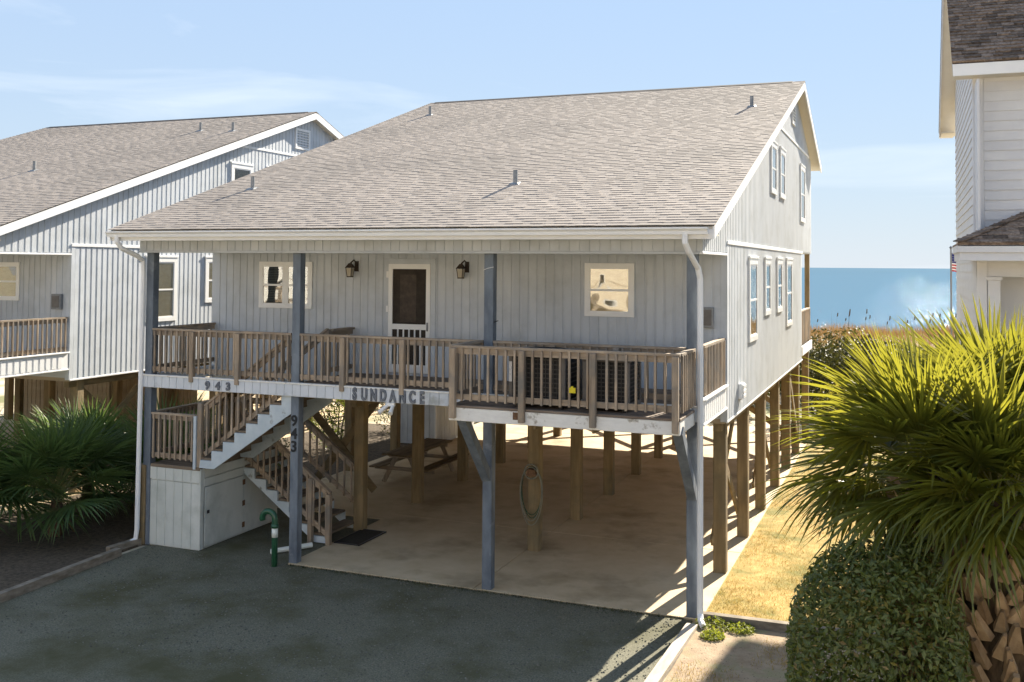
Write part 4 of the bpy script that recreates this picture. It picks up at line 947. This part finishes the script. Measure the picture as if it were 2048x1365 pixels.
spots = [(.9, 21.5, 1.7, 1.6, 2.6, 'leaf2', 'dark dune shrub at the back corner of the house marked 943'), (1.2, 18.9, 1.0, .9, 1.3, 'leaf3', 'low yellow green shrub at the end of the side lawn'), (2.9, 22.5, 1.8, 1.6, 2.3, 'leaf2', 'dune shrub left of the flag pole, close behind the palms'),
         (5.3, 24, 2.0, 1.8, 2.6, 'leaf2', 'dune shrub behind the flag pole foot'), (2.0, 28, 2.6, 2.2, 2.3, 'leaf2', 'broad dune shrub just below the sea oats'), (6.2, 30, 2.6, 2.2, 2.6, 'leaf3', 'broad yellow green dune shrub beside the white house'), (-1.3, 27, 2.4, 2, 1.9, 'leaf2', 'dune shrub beyond the rear porch corner'),
         (-3.4, 21.3, 1.9, 1.4, 1.5, 'leaf2', 'shrub behind the slab, seen between the right pilings'), (-6.4, 22.0, 2.0, 1.5, 2.0, 'leaf2', 'shrub behind the slab, seen above the picnic table'), (-9.2, 21.6, 2.0, 1.5, 2.3, 'leaf2', 'shrub behind the store room under the house'), (-12.4, 20.8, 2.1, 1.5, 2.2, 'leaf2', 'shrub behind the gap of the two grey houses'),
         (-11.9, 9.6, .8, .9, 1.7, 'leaf', 'leafy shrub between the two grey houses, left of the stairs'), (-11.6, 13.2, .9, 1.2, 2.1, 'leaf2', 'leafy shrub beside the store room under the house'), (-16, 21.6, 2.2, 1.5, 1.9, 'leaf2', 'shrub behind the left grey house, right one'), (-20, 22, 2.3, 1.5, 2.0, 'leaf2', 'shrub behind the left grey house, left one'), (-11.4, 5.6, .55, .6, 1.0, 'leaf', 'small leafy shrub behind the stair landing')]
for k, (x, y, rx, ry, h, m_, lab) in enumerate(spots): bush('dune_shrub', lab, x, y, rx, ry, h, int(2600*rx*h*.55)+900, (.15 if y > 15 else .08), m_, 100+k, 2.3, group=G, lump=.3)

# grass, sea oats, pebbles, weeds
def blades(n, fpos, hmin, hmax, wd, lean, seed, seg=1):
    rnd = random.Random(seed); b = MB()
    for _ in range(n):
        x, y, z = fpos(rnd); h = rnd.uniform(hmin, hmax); a = rnd.uniform(0, 6.28); l = rnd.gauss(0, lean)*h; c = rnd.uniform(0, 6.28)
        dx, dy = math.cos(a)*wd, math.sin(a)*wd; ex, ey = math.cos(c)*l, math.sin(c)*l
        if seg == 1: b.tri((x-dx, y-dy, z), (x+dx, y+dy, z), (x+ex, y+ey, z+h))
        else:
            b.quad((x-dx, y-dy, z), (x+dx, y+dy, z), (x+dx*.7+ex*.4, y+dy*.7+ey*.4, z+h*.6), (x-dx*.7+ex*.4, y-dy*.7+ey*.4, z+h*.6)); b.tri((x-dx*.7+ex*.4, y-dy*.7+ey*.4, z+h*.6), (x+dx*.7+ex*.4, y+dy*.7+ey*.4, z+h*.6), (x+ex, y+ey, z+h))
    return b
def lawn_pos(r):
    while True:
        x, y = r.uniform(.16, 4.2), r.uniform(.1, 15)**1
        if r.random() < 1/(1+.12*y) and (math.sin(x*2.1+1)*math.sin(y*1.7)+r.uniform(-.6, 1.2)) > 0: return x, y, .02
g1 = kind(blades(30000, lawn_pos, .02, .07, .0035, 1.6, 1).build('lawn_grass', 'blade'), 'stuff'); g1['label'] = 'short dry straw coloured grass beside the house'
def oat_pos(r):
    x, y = r.uniform(-34, 30), r.gauss(42.5, 4.2); return x, y, dune_z(x, y)-.03
g2 = kind(blades(52000, oat_pos, .25, .72, .016, .28, 2).build('dune_grass', 'seaoat'), 'stuff'); g2['label'] = 'brown dune grass along the dune crest before the sea'
def oat_pos2(r):
    x, y = r.uniform(-20, 14), r.gauss(43, 2.0); return x, y, dune_z(x, y)-.03
g3 = blades(150, oat_pos2, .7, 1.35, .009, .10, 4)
rr_ = random.Random(9)
for _ in range(90):
    x, y, z = oat_pos2(rr_); h = rr_.uniform(.8, 1.35); g3.tri((x-.01, y, z), (x+.01, y, z), (x+.1, y, z+h)); g3.quad((x+.06, y, z+h*.8), (x+.13, y, z+h*.85), (x+.14, y, z+h), (x+.09, y, z+h*1.02))
M['stalk'] = mat('dark_dry_stalk', (.10, .065, .035), (.16, .11, .06), 3, rough=.9)
g3 = kind(g3.build('sea_oats', 'stalk'), 'stuff'); g3['label'] = 'tall thin sea oat stalks against the sea'
def peb(n, fx, seed, smin, smax):
    rnd = random.Random(seed); b = MB()
    for _ in range(n):
        x, y = fx(rnd); r = rnd.uniform(smin, smax); k = len(b.v); z = .008
        b.v += [(x+r*rnd.uniform(.7, 1.2), y, z), (x, y+r*rnd.uniform(.7, 1.2), z), (x-r, y, z), (x, y-r*rnd.uniform(.7, 1.2), z), (x+rnd.uniform(-.3, .3)*r, y, z+r*rnd.uniform(.4, .8))]
        b.f += [(k, k+1, k+4), (k+1, k+2, k+4), (k+2, k+3, k+4), (k+3, k, k+4)]
    return b
def edge_pos(r):
    x = r.uniform(-6.95, -.1); return x, -abs(r.gauss(0, .05+.05*math.sin(x*1.3)**2))+.0, .004
g5 = kind(blades(2600, edge_pos, .01, .045, .004, .9, 8).build('edge_moss', 'leaf2'), 'stuff'); g5['label'] = 'moss and short weeds along the front edge of the slab'
g4 = kind(peb(7000, lambda r: (r.uniform(-10, 0), -.02-4.2*r.random()**1.2), 5, .006, .02).build('gravel_stones', 'pebble'), 'stuff'); g4['label'] = 'loose grey stones on the gravel drive'
g6 = kind(peb(2600, lambda r: (r.uniform(.2, 2.6), r.uniform(-3.2, -.08)), 6, .004, .014).build('sand_litter', 'mulch'), 'stuff'); g6['label'] = 'dark bits of litter on the sandy ground'
def verge_pos(r):
    while True:
        x, y = r.uniform(.2, 2.6), r.uniform(-3.2, -.08)
        if math.sin(x*3.1)*math.sin(y*2.7+1)+r.uniform(-.3, .5) > .45: return x, y, .008
g7 = kind(blades(1800, verge_pos, .02, .07, .004, .9, 12).build('verge_grass', 'blade'), 'stuff'); g7['label'] = 'thin patchy grass on the sandy ground'
rw = random.Random(4)
def weed(x, y, s, lab):
    B = thing('weed', (x, y, .01), lab, 'weed', 'weeds at the corner of the drive'); b = MB()
    def f():
        a = rw.uniform(0, 6.28); r = s*math.sqrt(rw.random()); return Vector((x+r*math.cos(a), y+r*math.sin(a), .02+rw.random()*s*.5*(1-r/s*.6))), Vector((0, -.3, 1))
    leaf_cloud(b, rw, 420, f, .05); b.build('leaves', 'weed', B)
weed(.36, -.16, .26, 'bright green weed tuft beside the post with the downspout'); weed(.75, -.20, .2, 'bright green weed tuft along the dark timber'); weed(.42, -.62, .17, 'small green weed tuft on the sandy ground')
# flag pole
fp = thing('flag_pole', (4.27, 22, 0), 'slim flag pole with the american flag in front of the sea', 'flag pole')
MB().tube([(4.27, 22, 0), (4.27, 22, 5.85)], .03, 8).build('pole', 'flag_pole', fp); MB().tube([(4.27, 22, 5.85), (4.27, 22, 5.90), (4.27, 22, 5.95)], [.02, .055, .02], 8).build('finial', 'flag_pole', fp)
fx0, ft, fh, fl_ = 4.30, 5.72, .62, .95
def fy(u): return 22+.05*math.sin(u*9)*min(1, u*2)
def fz(u, v): return ft-v*fh-.5*u*u
def fpatch(nm, m_, u0, u1, v0, v1, off=0):
    b = MB(); n = 8
    for i in range(n):
        a, c = u0+(u1-u0)*i/n, u0+(u1-u0)*(i+1)/n
        b.quad((fx0+a*fl_*.7, fy(a)-off, fz(a, v1)), (fx0+c*fl_*.7, fy(c)-off, fz(c, v1)), (fx0+c*fl_*.7, fy(c)-off, fz(c, v0)), (fx0+a*fl_*.7, fy(a)-off, fz(a, v0)))
    return b.build(nm, m_, fp)
for k in range(13): fpatch('stripe', 'flag_red' if k % 2 == 0 else 'flag_white', 0, 1, k/13, (k+1)/13)
fpatch('canton', 'flag_blue', 0, .42, 0, 7/13, .004)
sb_ = MB()
for i in range(5):
    for j in range(4):
        u, v = .05+i*.08, .06+j*.13; p = Vector((fx0+u*fl_*.7, fy(u)-.007, fz(u, v))); sb_.quad(p+Vector((-.012, 0, 0)), p+Vector((0, 0, -.014)), p+Vector((.012, 0, 0)), p+Vector((0, 0, .014)))
sb_.build('stars', 'flag_white', fp)

# ------------------------------------------------------------------ across the street (behind the camera, mirrored in the panes)
M['road'] = mat('pale_worn_asphalt', (.20, .195, .185), (.27, .26, .245), 8, rough=.9)
sheet('road', 'road', -200, 200, -29, -22.5, .03, .2)
M['cream'] = mat('cream_siding', (.70, .60, .46), (.76, .66, .52), 2, rough=.7, rnd=.04)
M['palewall'] = mat('pale_siding', (.76, .74, .70), (.80, .78, .74), 2, rough=.7, rnd=.04)
def street_house(x, w, h, m_, lab):
    y1 = -36; y0 = y1-11; H = thing('street_house', (x, (y0+y1)/2, 0), lab, 'house', 'houses across the street')
    MB().box(x-w/2, x+w/2, y0, y1, 0, h).build('wall', m_, H)
    rf = MB().prism([(y0-.5, h-.05), (y1+.5, h-.05), ((y0+y1)/2, h+3.2)], 'x', x-w/2-.4, x+w/2+.4).build('roof', 'shingle_dark', H)
    for zz in (3.4, 6.4):
        for k in range(4):
            a = x-w/2+1.0+k*(w-2)/3.6
            f = bx('window', 'vinyl', a, a+1.1, y1, y1+.05, zz, zz+1.5, H); bx('pane', 'black', a+.08, a+1.02, y1+.05, y1+.06, zz+.08, zz+1.42, f)
    bx('deck', 'rail_x', x-w/2, x+w/2, y1, y1+2.2, 2.75, 2.95, H)
    for k in range(5): a = x-w/2+.1+k*(w-.3)/4; bx('post', 'rail_z', a, a+.15, y1+2.0, y1+2.15, 0, 4.0, H)
    bx('garage_opening', 'dark', x-w/4, x+w/4, y1, y1+.03, .02, 2.4, H)
    bx('top_rail', 'rail_x', x-w/2, x+w/2, y1+2.02, y1+2.1, 3.9, 4.0, H)
for k, (x, w, h, m_, lab) in enumerate(((-33, 12, 8.6, 'palewall', 'pale house across the street, far left of the row'), (-17, 12, 9.0, 'cream', 'cream house across the street, second from left'), (-2, 12, 8.8, 'palewall', 'pale house straight across the street, mirrored in the panes'), (13, 12, 9.2, 'cream', 'cream house across the street, second from right'), (28, 12, 8.6, 'palewall', 'pale house across the street, far right of the row'))): street_house(x, w, h, m_, lab)
